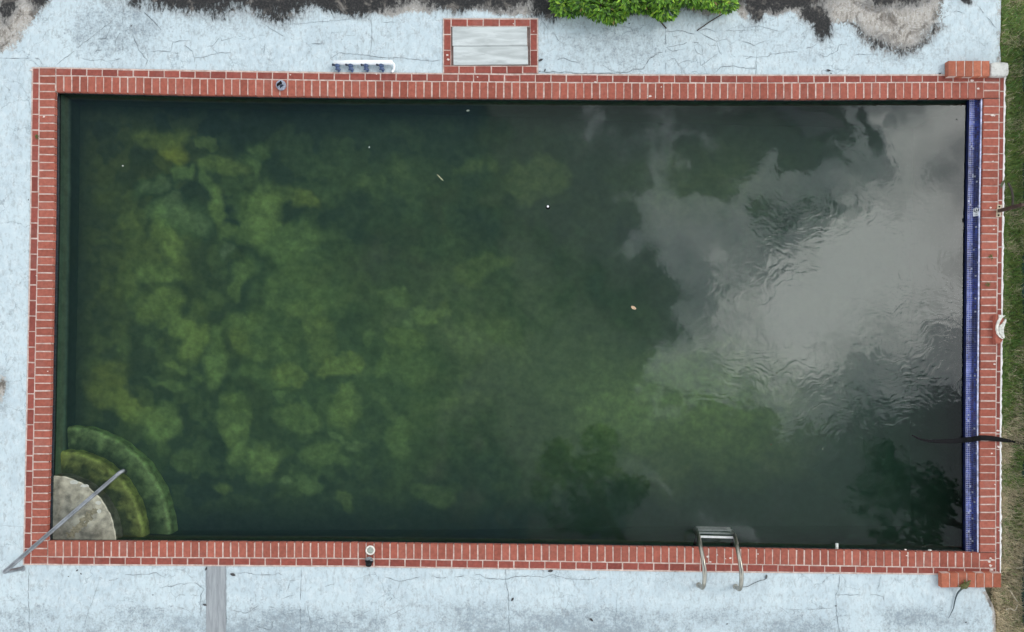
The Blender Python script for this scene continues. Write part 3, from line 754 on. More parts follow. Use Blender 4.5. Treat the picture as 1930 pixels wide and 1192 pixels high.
def pool_floor():
    xs = np.arange(70, 1880, 3.4); ys = np.arange(150, 1070, 3.4)
    PX, PY = np.meshgrid(xs, ys)
    Z = floor_depth(PX)
    k = (H - Z) / H / S
    X = (PX - NX) * k; Y = (NY - PY) * k
    # warped copies of the px grid so that patches get irregular rims
    wx = PX + (fbm(PX / 80, PY / 80, 2, .5) - .5) * 56 + (fbm(PX / 17 + 9, PY / 17 + 4, 3, .6) - .5) * 20
    wy = PY + (fbm(PX / 80 + 50, PY / 80 + 13, 2, .5) - .5) * 56 + (fbm(PX / 17 + 33, PY / 17 + 71, 3, .6) - .5) * 20
    base = np.array([0.056, 0.088, 0.078]); 
    green = np.array([0.37, 0.56, 0.20]); yel = np.array([0.47, 0.53, 0.12]); grey = np.array([0.39, 0.50, 0.28])
    A = np.zeros(PX.shape); hue = np.zeros(PX.shape); wsum = np.full(PX.shape, 1e-4)
    for cx, cy, rx, ry, rot, st, h in ALG:
        c, s_ = math.cos(rot), math.sin(rot)
        dx, dy = wx - cx, wy - cy
        d = np.hypot((dx * c + dy * s_) / rx, (-dx * s_ + dy * c) / ry)
        soft = (0.24 + 0.36 * ((cx * 7.31 + cy * 3.17) % 1.0)) if (st > .38 and rx < 80) else 0.75
        m = sstep(-d, -1.12 - soft, -1.12 + soft) * st
        m *= 0.5 + 0.95 * fbm((PX + PY * .4) / 24 + cx, (PY - PX * .3) / 15 + cy, 4, .6)
        A = np.where(m > A, m, A) + np.minimum(m, A) * 0.22
        hue += h * m; wsum += m
    hue /= wsum
    mott = fbm(PX / 70 + 5, PY / 70 + 2, 4, .55)
    patch = sstep(fbm(PX / 34 + 91, PY / 34 + 40, 3, .5), .52, .62) * .2 + sstep(mott, .46, .62) * .16
    left = sstep(-PX, -1150, -250)
    A = A + patch * (0.25 + 0.75 * left) * sstep(PX, 130, 180) * sstep(-PY, -1010, -900)
    A = A * np.clip(0.78 + 0.5 * fbm(PX / 11, PY / 11, 3, .6), 0, 1.4)
    edge = sstep(PX, 128, 200) * sstep(PY, 200, 262) * sstep(-PY, -1015, -930)
    A = np.clip(A * (0.25 + 0.75 * edge), 0, 1.25)
    hp = np.clip(hue, 0, 1)[..., None]; hn = np.clip(-hue, 0, 1)[..., None]
    bright = green * (1 - hp - hn) + yel * hp + grey * hn
    colr = base + (bright - base) * A[..., None]
    brown = sstep(-PX, -300, -140)[..., None] * 0.5
    colr = colr * (1 - brown * .35) + np.array([0.075, 0.075, 0.035]) * brown * .35
    ny, nx = PX.shape
    v = np.stack([X.ravel(), Y.ravel(), (Z + (fbm(PX / 30, PY / 30, 3) - .5) * .03).ravel()], 1)
    idx = np.arange(ny * nx).reshape(ny, nx)
    f = np.stack([idx[:-1, :-1].ravel(), idx[1:, :-1].ravel(), idx[1:, 1:].ravel(), idx[:-1, 1:].ravel()], 1)
    me = bpy.data.meshes.new('pool_floor'); me.from_pydata(v.tolist(), [], f.tolist()); me.update()
    me.materials.append(M['floor']); me.polygons.foreach_set('use_smooth', [True] * len(me.polygons))
    set_col(me, 'Col', colr.reshape(-1, 3))
    return link('pool_floor', me, BASIN)
pool_floor()

def steps():
    c = P(88, 1026, 0)      # the corner of the pool
    t = thing('pool_steps', (c.x, c.y, -0.8), 'three quarter round concrete steps in the corner of the green pool, top one bare grey', 'pool steps')
    def quarter(r, z0, z1, ri, nose, inner, n=56, bev=0.05, slope=0.02):
        """quarter round slab in the corner at c; nose / inner: algae colours, darkened towards the riser by dirt and painted-in shade"""
        mb = MB(); cols = []; rows = []
        prof = [(r, z0), (r + .002, z1 - bev)] + [(r - bev * (1 - math.cos(a)), z1 - bev + bev * math.sin(a)) for a in np.linspace(.2, math.pi / 2, 6)]
        prof += [(r - bev - (r - bev - ri) * k, z1 - slope * k) for k in (.2, .4, .6, .8, 1.0)]
        prof += [(ri * k, z1 - slope) for k in (.6, .3, 0)]
        for rr, z in prof:
            row = []
            for i in range(n + 1):
                a = math.pi / 2 * i / n + math.radians(-0.6)
                wob = 1 + 0.004 * math.sin(i * .55) + 0.003 * math.sin(i * 1.3)
                row.append(len(mb.v)); mb.v.append((c.x + rr * wob * math.cos(a), c.y + rr * 1.045 * wob * math.sin(a), z))
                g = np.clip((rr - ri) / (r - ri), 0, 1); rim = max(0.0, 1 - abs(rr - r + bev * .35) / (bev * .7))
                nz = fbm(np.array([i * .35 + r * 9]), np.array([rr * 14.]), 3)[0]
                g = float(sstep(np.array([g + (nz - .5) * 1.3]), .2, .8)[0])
                cols.append(tuple((inner[k] * (1 - g) + nose[k] * g) * (1 + .75 * rim) for k in range(3)))  # inner tone holds dirt and the riser's shade, put into the colour
            rows.append(row)
        for a, b in zip(rows[:-1], rows[1:]):
            for i in range(n): mb.f.append((a[i], a[i + 1], b[i + 1], b[i]))
        mb.cols = np.array(cols)
        return mb
    def rad(px, z): return P(px, 1020, z).x - c.x
    r1, r2, r3 = rad(219, -.13), rad(271, -.28), rad(322, -.42)
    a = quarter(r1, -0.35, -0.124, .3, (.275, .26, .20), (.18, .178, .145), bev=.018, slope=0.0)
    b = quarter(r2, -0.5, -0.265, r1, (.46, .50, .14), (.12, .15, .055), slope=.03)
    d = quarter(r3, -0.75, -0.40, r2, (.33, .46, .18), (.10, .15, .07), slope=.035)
    sm = attr_mat('algae_step', var=.55, scale=7, rough=.75, bump=.004)
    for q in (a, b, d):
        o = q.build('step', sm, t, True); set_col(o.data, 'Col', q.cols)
    # dark trail of dirt over the bare step
    mb = MB(); rnd = random.Random(8)
    for k in range(150):
        f = rnd.random(); x = 128 + 50 * f + rnd.gauss(0, 3); y = 1014 - 52 * f + rnd.gauss(0, 4); q = rnd.uniform(1, 3.2); p = []
        for m in range(7):
            an = 6.283 * m / 7; w = P(x + q * rnd.uniform(.5, 1.3) * math.cos(an), y + q * rnd.uniform(.5, 1.3) * math.sin(an), -.123); p.append((w.x, w.y))
        mb.prism(p[::-1], -.126, -.1215 + rnd.uniform(0, .0012))
    o = mb.build('dirt', simple('step_dirt', (.17, .155, .105), .9, var=.4), t); o['kind'] = 'stuff'
    fm = simple('flake', (0.42, 0.42, 0.37), .8)
    for (x, y, rx, ry) in ((140, 909, 9, 4.5), (160, 916, 8, 3), (186, 948, 6, 4), (187, 964, 4, 4)):
        mb = MB(); pts = []
        for k in range(12):
            an = 2 * math.pi * k / 12; q = random.uniform(.8, 1.15)
            p = P(x + rx * q * math.cos(an), y + ry * q * math.sin(an), -.123); pts.append((p.x, p.y))
        mb.prism(pts[::-1], -.126, -.1195)
        mb.build('paint_flake', fm, t)
steps()

def water():
    mb = MB()
    o = 9
    out = [(x, T2(x) - o) for x in np.linspace(92, 1856, 12)] + [(x, B2(x) + o) for x in np.linspace(1849, 80, 12)]
    pts = [((x - NX) / S, (NY - y) / S) for x, y in out][::-1]
    mb.prism(pts, -2.0, WATER_Z)
    tag(mb.build('water', M['water']), 'murky green pool water mirroring bright clouds on the right', kind='structure')
water()

# ------------------------------------------------------------------ brick coping
def brick_mesh(name, mat, seed):
    r = random.Random(seed); j = lambda a: r.uniform(-a, a)
    lx, ly, h = 0.5, 0.5, 1.0          # unit brick: scaled per object to its metres
    mb = MB(); cx, cy = 0.022, 0.05
    low = [(-lx, -ly), (lx, -ly), (lx, ly), (-lx, ly)]
    mb.v += [(x, y, -1.0) for x, y in low]
    mb.v += [(x + j(.008), y + j(.015), -0.09 + j(.03)) for x, y in low]
    mb.v += [(x - math.copysign(cx, x) + j(.007), y - math.copysign(cy, y) + j(.014), j(.03)) for x, y in low]
    for q in range(2):
        for i in range(4):
            k = (i + 1) % 4; mb.f.append((q * 4 + i, q * 4 + k, q * 4 + 4 + k, q * 4 + 4 + i))
    mb.f.append((8, 9, 10, 11))
    return mb.mesh(name, mat)
BRICKS = {k: [brick_mesh('brick', M[k], s) for s in range(6)] for k in ('brick', 'edge_brick', 'pier_brick')}

def lay(parent, quadpx, kind='brick', h=0.05, z=0.012, joint=1.0, long_u=None, jit=True):
    """one brick on the px quad a-b-c-d (a-b one side, d-c the other)"""
    a, b, c, d = [P(x, y, z) for x, y in quadpx]
    ctr = (a + b + c + d) / 4
    u = ((b - a) + (c - d)) / 2; v = ((d - a) + (c - b)) / 2
    lu, lv = u.length - 2 * joint / S, v.length - 2 * joint / S
    if lu >= lv: L, Wd, ang = lu, lv, math.atan2(u.y, u.x)
    else: L, Wd, ang = lv, lu, math.atan2(v.y, v.x)
    if random.random() < .5: ang += math.pi
    o = bpy.data.objects.new('brick', random.choice(BRICKS[kind])); COL.objects.link(o)
    o.parent = parent
    q = 1 if jit else 0
    o.location = (ctr.x - parent.location.x + q * random.uniform(-.0012, .0012), ctr.y - parent.location.y + q * random.uniform(-.0012, .0012), z + q * random.uniform(-.0025, .002) - parent.location.z)
    o.rotation_euler = (q * random.uniform(-.008, .008), q * random.uniform(-.008, .008), ang + q * random.gauss(0, .006))
    o.scale = (L * (1 + q * random.uniform(-.012, .01)), Wd * (1 + q * random.uniform(-.03, .03)), h)
    return o

def strip_bricks(parent, fa, fb, vals, horizontal, kind):
    for a, b in zip(vals[:-1], vals[1:]):
        if horizontal: q = [(a, fa(a)), (b, fa(b)), (b, fb(b)), (a, fb(a))]
        else: q = [(fa(a), a), (fa(b), b), (fb(b), b), (fb(a), a)]
        lay(parent, q, kind)

def bed(parent, rows, name='mortar_bed', mat=None, z0=-0.05, z1=0.0075):
    """rows: list of (outer px, inner px) pairs along the run"""
    mb = MB()
    for (a, b), (c, d) in zip(rows[:-1], rows[1:]):
        A, B, C, D = P(*a, z1), P(*b, z1), P(*c, z1), P(*d, z1)
        mb.quad(A, B, D, C)
        for p, q in ((A, C), (D, B)): mb.quad(p, q, (q.x, q.y, z0), (p.x, p.y, z0))
    return mb.build(name, mat or M['mortar'], parent)

def spots(parent, lst):
    """dried mortar splashes on the bricks"""
    mb = MB()
    for x, y, r in lst:
        pts = []
        ph = random.uniform(0, 6)
        for k in range(10):
            an = ph + 2 * math.pi * k / 10; q = r * random.uniform(.6, 1.2)
            pts.append(((x + q * math.cos(an) * 1.2 - NX) / S, (NY - y - q * math.sin(an) * .8) / S))
        cx = sum(p[0] for p in pts) / 10; cy = sum(p[1] for p in pts) / 10
        mb.prism(pts, 0.005, 0.017, .003)
    o = mb.build('mortar_splash', simple('splash', (.66, .55, .5), .9), parent); o['kind'] = 'stuff'

def coping():
    # far side (top of the photograph)
    t = thing('brick_coping', P(965, 160), 'long red brick coping on the pool side by the leafy bush', 'brick coping', 'brick coping round the pool')
    bed(t, [((x, T0(x) - 1.6), (x, T2(x) - 1.4)) for x in np.linspace(L2(150) + 1, 1884, 40)])
    strip_bricks(t, T1, lambda x: T2(x) + 1, np.linspace(104.8, 1854.6, 117), True, 'brick')
    strip_bricks(t, T0, T1, np.linspace(104.8, 1884.4, 62), True, 'edge_brick')
    spots(t, [(1122, 156, 2.4), (1225, 182, 2.6), (1831, 153, 3), (1842, 168, 2.4), (1246, 165, 1.4), (548, 142, 1.4), (900, 146, 1.4), (710, 141, 1.2)])
    # near side
    t = thing('brick_coping', P(965, 1055), 'long red brick coping on the pool side with the metal ladder', 'brick coping', 'brick coping round the pool')
    bed(t, [((x, B2(x) + 1.4), (x, B0(x) + 1.6)) for x in np.linspace(L2(1050) + 1, 1884.5, 40)])
    strip_bricks(t, lambda x: B2(x) - 1, B1, np.linspace(89.2, 1846.6, 118), True, 'brick')
    strip_bricks(t, B1, B0, np.linspace(89.2, 1877, 62), True, 'edge_brick')
    spots(t, [(1334, 1049, 2.4), (1338, 1059, 2), (1351, 1046, 1.8), (1376, 1052, 2.2), (1428, 1044, 1.2), (1367, 1053, 1.2), (1706, 1036, 1.8), (1708, 1047, 1.5), (1003, 1057, 1.2)])
    # left side with both corners
    t = thing('brick_coping', P(78, 600), 'red brick coping on the short pool side with the corner steps', 'brick coping', 'brick coping round the pool')
    bed(t, [((L0(y) - 1.2, y), (L2(y) - (1.4 if 172 < y < 1022 else -1.4), y)) for y in np.linspace(127, 1065.5, 30)])
    strip_bricks(t, L1, lambda y: L2(y) + 1, np.linspace(128.2, 1064, 64), False, 'brick')
    strip_bricks(t, L0, L1, np.linspace(128.2, 1064, 33), False, 'edge_brick')
    spots(t, [(84, 221, 2.2), (60, 133, 2.5), (91, 700, 1.2), (70, 520, 1.2)])
    # right side, its outer mortar left rough and white
    t = thing('brick_coping', P(1870, 610), 'red brick coping on the short pool side by the blue mosaic ledge', 'brick coping', 'brick coping round the pool')
    bed(t, [((R2(y) + 1.4, y), (R1(y) + .2, y)) for y in np.linspace(186.6, 1041, 30)])
    bed(t, [((R1(y) - .1, y), (R0(y) + .2, y)) for y in np.linspace(142.5, 1084, 30)], z1=0.0072)
    rows = []
    for y in np.linspace(142, 1083, 180): rows.append(((R0(y) - .5, y), (R0(y) + 2.4 + random.uniform(-1.1, 1.2), y)))
    bed(t, rows, 'mortar_edge', M['white_edge'], z1=.011)
    strip_bricks(t, lambda y: R2(y) - 1, R1, np.linspace(155.6, 1071.5, 62), False, 'brick')
    strip_bricks(t, R1, R0, np.linspace(143, 1082.5, 33), False, 'edge_brick')
    spots(t, [(1869, 218, 3), (1873, 219, 1.8), (1872, 426, 2), (1872, 433, 1.6), (1870, 305, 1.6), (1873, 687, 2.2), (1868, 855, 2), (1874, 913, 1.8), (1880, 812, 2.5), (1881, 842, 3), (1866, 392, 2),
              (1866, 1052, 2), (1863, 1058, 3), (1866, 1066, 3), (1867, 1074, 3), (1869, 1055, 2), (1882, 1000, 1.4), (1885, 985, 2)])
coping()

# ------------------------------------------------------------------ hatch
def hatch():
    t = thing('brick_hatch', P(925, 90), 'rectangular hatch framed in red brick with two pale wood grained panels', 'hatch')
    # bed as four bars round the opening
    for (x0, y0, x1, y1) in ((834.5, 34.5, 1014.5, 50.2), (834.5, 124.2, 1014.5, 138.2), (834.5, 50.2, 850.2, 124.2), (999.2, 50.2, 1014.5, 124.2)):
        bed(t, [((x, y0), (x, y1)) for x in np.linspace(x0, x1, 4)])
    def row(xs, y0, y1, k='edge_brick'):
        for a, b in zip(xs[:-1], xs[1:]): lay(t, [(a, y0), (b, y0), (b, y1), (a, y1)], k)
    row([850.5, 880.5, 911, 941, 970.5, 999.3], 36, 50)
    row([836, 865, 895, 926, 955.5, 985, 1013], 124.5, 139)
    for x0, x1 in ((836, 850.2), (999.3, 1013)):
        for y0, y1 in ((36, 65), (65, 95), (95, 124.5)): lay(t, [(x0, y0), (x1, y0), (x1, y1), (x0, y1)], 'edge_brick')
    mb = MB(); a = P(848, 127); b = P(1001.5, 48)
    mb.quad((a.x, a.y, -.045), (b.x, a.y, -.045), (b.x, b.y, -.045), (a.x, b.y, -.045))
    mb.build('recess', M['mortar'], t)
    m, T, bs = mat_new('faux_wood'); g = T.geo()
    wv = T.vec('MULTIPLY', g, (0.9, 6.0, 1)); n = T.noise(wv, 2.2, 6, 0.6, 0.9)
    col = T.mix(T.ramp(n, 0.3, 0.68), (0.38, 0.40, 0.395), (0.555, 0.58, 0.575))
    col = T.mix(T.ramp(T.noise(wv, 5, 5, 0.7, 1.4), 0.56, 0.68, 0, 0.45), col, (0.33, 0.34, 0.335))
    T.put(bs.inputs['Base Color'], col); bs.inputs['Roughness'].default_value = 0.55
    bp = T.new('ShaderNodeBump'); bp.inputs['Distance'].default_value = 0.004; T.l.new(n, bp.inputs['Height']); T.l.new(bp.outputs[0], bs.inputs['Normal'])
    for q in (((852.3, 51), (993.2, 50.6), (993.6, 86.4), (852.8, 86.7)), ((854.3, 87.8), (994.8, 87.4), (995.4, 121.6), (854.6, 123))):
        mb = MB(); pts = [P(*p) for p in q]; mb.prism([(p.x, p.y) for p in pts[::-1]], -.035, .002, .003)
        mb.build('panel', m, t)
    spots(t, [(843, 105, 2.2), (845, 113, 2.4), (968, 46, 1.4), (1006, 60, 1.2)])
hatch()

# ------------------------------------------------------------------ piers, stone block, broken stub
def pier(name, x0, x1, y0, y1, n, label):
    h = 0.088
    c = P((x0 + x1) / 2, (y0 + y1) / 2, h)
    t = thing(name, (c.x, c.y, 0.0), label, 'brick pier', 'low brick piers at the pool corners')
    xs = np.linspace(x0, x1, n + 1)
    for a, b in zip(xs[:-1], xs[1:]):
        lay(t, [(a, y0), (b, y0), (b, y1), (a, y1)], 'pier_brick', h=h - .012, z=h, joint=.75)
    mb = MB(); a = P(x0 + .8, y1 - .8, h); b = P(x1 - .8, y0 + .8, h)
    mb.box((a.x, a.y, 0.013), (b.x, b.y, h - .006)); mb.build('mortar_bed', M['mortar'], t)
    return t
pier('brick_pier', 1787, 1866, 114, 144.5, 5, 'low brick pier with five end bricks beside the pale stone block')
pier('brick_pier', 1774, 1888, 1080, 1108.5, 7, 'low brick pier with the green lizard lying on it')

def stone_block():
    mb = MB(); rnd = random.Random(4)
    c = P(1884, 131, 0.07)
    bm = bmesh.new(); bmesh.ops.create_cube(bm, size=1)
    bmesh.ops.subdivide_edges(bm, edges=bm.edges[:], cuts=4, use_grid_fill=True)
    for v in bm.verts:
        p = v.co * 2; k = (abs(p.x) ** 6 + abs(p.y) ** 6 + abs(p.z) ** 6) ** (1 / 6)
        v.co = v.co * (1 / max(k, .6)) * (1 + rnd.uniform(-.015, .015))
    bmesh.ops.scale(bm, vec=(35 / S, 27 / S, .09), verts=bm.verts)
    me = bpy.data.meshes.new('stone_block'); bm.to_mesh(me); bm.free()
    m = step_mat('limestone', (0.36, 0.345, 0.32), (0.60, 0.585, 0.55), (0.24, 0.225, 0.20)); me.materials.append(m)
    o = link('stone_block', me); o.location = (c.x, c.y, .036)
    tag(o, 'rough pale limestone block beside the five brick pier', 'stone block')
stone_block()

def stub():
    c = P(1886, 621, 0)
    t = thing('broken_column_stub', (c.x, c.y, 0), 'broken red masonry stub with a white crescent of plaster on the coping edge', 'masonry stub')
    o = [(1877, 594), (1884, 592.5), (1892, 600), (1892, 634), (1891.5, 640), (1886, 648), (1877.5, 648), (1876, 640), (1876.5, 610)]
    mb = MB(); pts = [P(x, y, .07) for x, y in o]; mb.prism([(p.x, p.y) for p in pts[::-1]], 0.0, .07, .008)
    mb.build('brick_core', M['brick'], t)
    def blade(inner, outer, z0, z1, nm, mat):
        a = [P(x, y, z1) for x, y in outer] + [P(x, y, z1) for x, y in inner[::-1]]
        mb = MB(); n = len(outer)
        for i in range(n - 1):
            A, B = P(*outer[i], z1), P(*outer[i + 1], z1); C, D = P(*inner[i + 1], z1), P(*inner[i], z1)
            mb.quad(A, B, C, D)
            for p, q in ((A, B), (C, D)): mb.quad(p, q, (q.x, q.y, z0), (p.x, p.y, z0))
        for p, q in ((outer[0], inner[0]), (outer[-1], inner[-1])):
            A, B = P(*p, z1), P(*q, z1); mb.quad(A, B, (B.x, B.y, z0), (A.x, A.y, z0))
        return mb.build(nm, mat, t)
    pl = simple('white_plaster', (.66, .64, .58), .85, var=.25, scale=25, bump=.004)
    blade([(1895, 595.5), (1889, 600), (1884.5, 608), (1882.2, 616), (1882, 624), (1884, 631), (1888, 636), (1892, 639)],
          [(1883.5, 593.5), (1884, 600), (1880.5, 606), (1878.5, 614), (1878.2, 622), (1880, 630), (1885, 636), (1890, 639.5)], .06, .088, 'plaster_rim', pl)
    blade([(1896.5, 601), (1897, 606), (1894.5, 612), (1892.5, 619), (1892, 626), (1893, 632), (1894, 637)],
          [(1893, 605), (1888.5, 611), (1884.5, 614), (1883, 620), (1883.6, 627), (1887, 633), (1892, 638)], .05, .082, 'plaster_shell', simple('white_plaster_shell', (.6, .585, .53), .85, var=.3, scale=40, bump=.006))
stub()

# ------------------------------------------------------------------ fixings
M['steel'] = simple('steel', (0.36, 0.335, 0.29), 0.30, 1.0, var=.25, scale=10)
M['tread'] = simple('tread_steel', (0.78, 0.78, 0.76), 0.35, .6, var=.1)
M['black'] = simple('black_rubber', (0.004, 0.004, 0.005), 0.8, var=.3, spec=.2)
M['white_plastic'] = simple('white_plastic', (0.83, 0.83, 0.84), 0.4, var=.04)
M['blue_plastic'] = simple('blue_plastic', (0.045, 0.075, 0.165), 0.5, var=.45, scale=50)
M['dark_blue'] = simple('dark_blue_plastic', (0.012, 0.016, 0.035), 0.5, var=.3)

def ladder():
    t = thing('pool_ladder', P(1353, 1070), 'stainless steel pool ladder with two curved rails and four treads', 'ladder')
    for dx, dy in ((0, 0), (69.5, 3)):
        pts = [(1317, 1103, -.02), (1318.5, 1104.5, .06), (1322, 1107.5, .16), (1325.2, 1107, .235), (1327.3, 1098, .31), (1328, 1086, .35), (1327.6, 1072, .365), (1325.5, 1058, .35),
               (1322.5, 1042, .29), (1319.5, 1026, .18), (1317, 1014, .03), (1315.5, 1008, -.12), (1314, 1005, -.3), (1311, 1000, -.8), (1310, 998, -1.05)]
        w = [P(x + dx, y + dy, z) for x, y, z in pts]
        mb = MB(); mb.tube(arc_pts(w, 6), .0275, 14); mb.build('rail', M['steel'], t, True)
        a = P(1317 + dx, 1103 + dy, 0)
        mb = MB(); mb.lathe((a.x, a.y, 0.0), [(.036, 0), (.036, .008), (.028, .016), (.025, .017)], 20); mb.build('base_flange', M['steel'], t, True)
        b = [P(1314.5 + dx, 1007 + dy, -.16), P(1311.5 + dx, 1018 + dy, -.17), P(1308.5 + dx, 1031 + dy, -.17)]
        mb = MB(); mb.tube(b, .021, 12); mb.build('wall_bracket', simple('shaded_bracket', (.02, .022, .022), .6), t, True)  # bracket coloured near black to stand in for shade under the coping
    for (x0, x1, y, z) in ((1320.5, 1382, 1012, -.06), (1318, 1382.5, 1004.8, -.2), (1315.5, 1379.5, 999, -.32), (1312, 1377, 994.5, -.44)):
        a = P(x0, y, z); b = P(x1, y + 1.6, z)
        mb = MB(); dy = .014
        mb.prism([(a.x, a.y - dy), (b.x, b.y - dy), (b.x, b.y + dy), (a.x, a.y + dy)], z - .02, z, .004)
        mb.build('tread', M['tread'], t)
ladder()

def handrail():
    f = P(43, 1072, 0)
    t = thing('pool_handrail', f, 'bent grey metal handrail slanting from the deck corner into the pool steps', 'handrail')
    top = P(9.5, 1077.5, .36)
    low = P(231, 886.5, -.115)
    bend = [f + Vector((0, 0, -.03)), f.lerp(top, .5), f.lerp(top, .86), top, top.lerp(low, .035), top.lerp(low, .08)]
    pts = arc_pts(bend, 6) + [top.lerp(low, q) for q in np.linspace(.12, .97, 18)]
    pts += [P(233.5, 886.8, -.14), P(236, 889, -.22), P(236.5, 890, -.45)]
    m = simple('painted_grey_pipe', (.24, .25, .265), .38, .65, var=.35, scale=8)
    mb = MB(); mb.tube(pts, .027, 14); mb.build('pipe', m, t, True)
    mb = MB(); mb.lathe((f.x, f.y, 0), [(.038, 0), (.038, .004), (.03, .007)], 20); mb.build('base_flange', m, t, True)
handrail()

def manifold():
    t = thing('pipe_manifold', P(685, 125), 'white plastic pipe with four blue valves lying on the deck', 'pipe')
    z = .055
    a, b = P(629.5, 118, z), P(736, 118, z)
    mb = MB(); mb.tube([a, a.lerp(b, .33), a.lerp(b, .66), b, P(740, 118.4, z)], [.030, .030, .030, .030, .026], 18); mb.build('pipe', M['white_plastic'], t, True)
    mb = MB(); mb.tube(arc_pts([P(737, 118.5, z), P(741.5, 120.5, z - .005), P(743, 126, z - .02), P(741.8, 132, .022), P(738.5, 136, .02)], 5), .015, 12)
    mb.build('hose_end', M['white_plastic'], t, True)
    for x in (636, 661, 690, 719):
        mb = MB()
        c = P(x, 126, .04)
        mb.lathe((c.x, c.y + .045, .05), [(.026, -.0), (.026, .02), (.034, .021), (.034, .045), (.024, .046), (.024, .075), (.03, .076), (.03, .09)], 14, axis=(0, -1, -.15))
        body = mb.build('valve', M['blue_plastic'], t)
        mb = MB(); d = P(x - 8.5, 122.5, .06)
        mb.tube([P(x - 1, 124, .05), d], .010, 10)
        mb.lathe(d, [(.008, -.012), (.017, -.010), (.017, .010), (.008, .012)], 10, axis=(1, .2, 0)); mb.build('handle', M['dark_blue'], body)
        mb = MB(); e = P(x + 4, 132, .03)
        mb.tube([P(x + 1, 128, .04), e, P(x + 2, 136, .02)], [.02, .018, .013], 10); mb.build('spout', M['blue_plastic'], body)
manifold()

def fittings():
    c = P(530.8, 162.3, .014)
    t = thing('pipe_fitting', c, 'round grey blue pipe fitting with a dark slot on the brick coping', 'pipe fitting')
    mb = MB(); mb.lathe(c, [(.062, 0), (.068, .012), (.066, .04), (.052, .052), (.034, .056)], 14); mb.build('cap', simple('worn_grey', (.27, .29, .36), .5, var=.5, scale=40), t)
    mb = MB(); q = c + Vector((0, 0, .056)); d = Vector((.82, .55, 0)); n = Vector((-.55, .82, 0))
    mb.prism([tuple((q + d * a + n * b + Vector((-.012, .01, 0)))[:2]) for a, b in ((-.05, -.016), (.035, -.02), (.042, .018), (-.03, .014))], q.z - .004, q.z + .012, .003); mb.build('slot', M['black'], t)
    mb = MB()
    mb.prism([tuple((q + d * a + n * b + Vector((.014, -.018, 0)))[:2]) for a, b in ((-.03, -.02), (.03, -.014), (.02, .012), (-.02, .01))], q.z - .004, q.z + .009, .003); mb.build('tab', M['dark_blue'], t)

    c = P(698.2, 1037.2, .014)
    t = thing('drain_ring', c, 'round white ring with a grey centre set in the brick coping', 'drain ring')
    mb = MB(); mb.lathe(c, [(.064, 0), (.064, .014), (.058, .02), (.046, .02), (.042, .012)], 28); mb.build('ring', simple('bone_white', (.70, .66, .60), .5), t, True)
    mb = MB(); mb.lathe(c, [(.043, .0), (.043, .013), (.02, .017)], 24); mb.build('centre', simple('grey_centre', (.30, .32, .28), .7), t, True)

    c = P(697, 1055, .014)
    t = thing('plastic_cup', c, 'dark plastic cup lying beside the white ringed drain', 'plastic cup')
    ax = (-.12, -.75, -.25); up = Vector((0, 0, .045)) + c
    mb = MB(); mb.lathe(up, [(.05, -.01), (.054, .0), (.052, .012), (.044, .03), (.038, .075)], 22, axis=ax); mb.build('cup', M['black'], t, True)
    mb = MB(); mb.lathe(up + Vector((0, .004, .012)), [(.050, -.003), (.050, .004), (.042, .0045)], 22, axis=(.05, .35, .9)); lid = mb.build('lid', simple('grey_lid', (.16, .175, .185), .4, var=.4, scale=40), t, True)
    mb = MB(); mb.box((up.x - .006, up.y - .02, up.z + .012), (up.x + .012, up.y + .012, up.z + .022)); mb.build('clip', M['black'], lid)
fittings()

def marker():
    # local frame: u to the reader's right (towards -y), v up the leaning wall, w out of it
    x0 = (np.interp(400, [190, 400, 792], [1851.5, 1847.5, 1844]) - NX) / S
    up = Vector((.042, 0, .085)).normalized(); out = Vector((-.085, 0, .042)).normalized()
    o = Vector((x0 - .042 * .5, P(1840, 400.5, -.05).y, -.0425))
    t = thing('depth_marker', o, 'white depth tile reading 3 FT on the blue mosaic wall', 'depth marker')
    def slab(mb, u0, v0, u1, v1, w0, w1):
        q = [o + Vector((0, -u, 0)) + up * v + out * w for w in (w0, w1) for u, v in ((u0, v0), (u1, v0), (u1, v1), (u0, v1))]
        n = len(mb.v); mb.v += [tuple(p) for p in q]
        mb.f += [(n, n + 1, n + 2, n + 3), (n + 7, n + 6, n + 5, n + 4)] + [(n + i, n + 4 + i, n + 4 + (i + 1) % 4, n + (i + 1) % 4) for i in range(4)]
    mb = MB(); slab(mb, -.052, -.044, .052, .044, 0, .007); mb.build('tile', simple('white_tile', (.62, .62, .64), .4, var=.15), t)
    ink = simple('ink', (.02, .02, .022), .6)
    def strokes(rects, nm):
        mb = MB()
        for r in rects: slab(mb, *r, .006, .009)
        mb.build(nm, ink, t)
    strokes([(-.044, .022, -.010, .033), (-.044, -.005, -.010, .006), (-.044, -.033, -.010, -.022), (-.018, -.033, -.008, .033)], 'digit')
    strokes([(.004, -.022, .009, .014), (.004, .009, .021, .014), (.004, -.006, .017, -.001), (.033, -.022, .038, .014), (.025, .009, .046, .014)], 'lettering')
marker()

def post():
    b = P(1882, 398, .014)
    t = thing('fence_post', b, 'rusty brown metal post on a bolted cream base plate', 'post')
    mb = MB(); o = [P(x, y, .02) for x, y in ((1877.5, 409), (1886, 409.5), (1888.5, 386.5), (1880, 386))]
    mb.prism([(p.x, p.y) for p in o], .01, .024, .003); mb.build('base_plate', simple('cream_plate', (.52, .42, .30), .7, var=.3), t)
    for x, y in ((1883.3, 390), (1881.8, 406)):
        c = P(x, y, .022); mb = MB(); mb.lathe(c, [(.013, 0), (.013, .008), (.007, .012)], 6); mb.build('bolt', M['black'], t)
    mb = MB(); r = .021; mb.box((b.x - r, b.y - r, .02), (b.x + r, b.y + r, .47), .004); mb.build('upright', simple('rust', (.055, .03, .022), .8, var=.5, scale=20), t)
post()

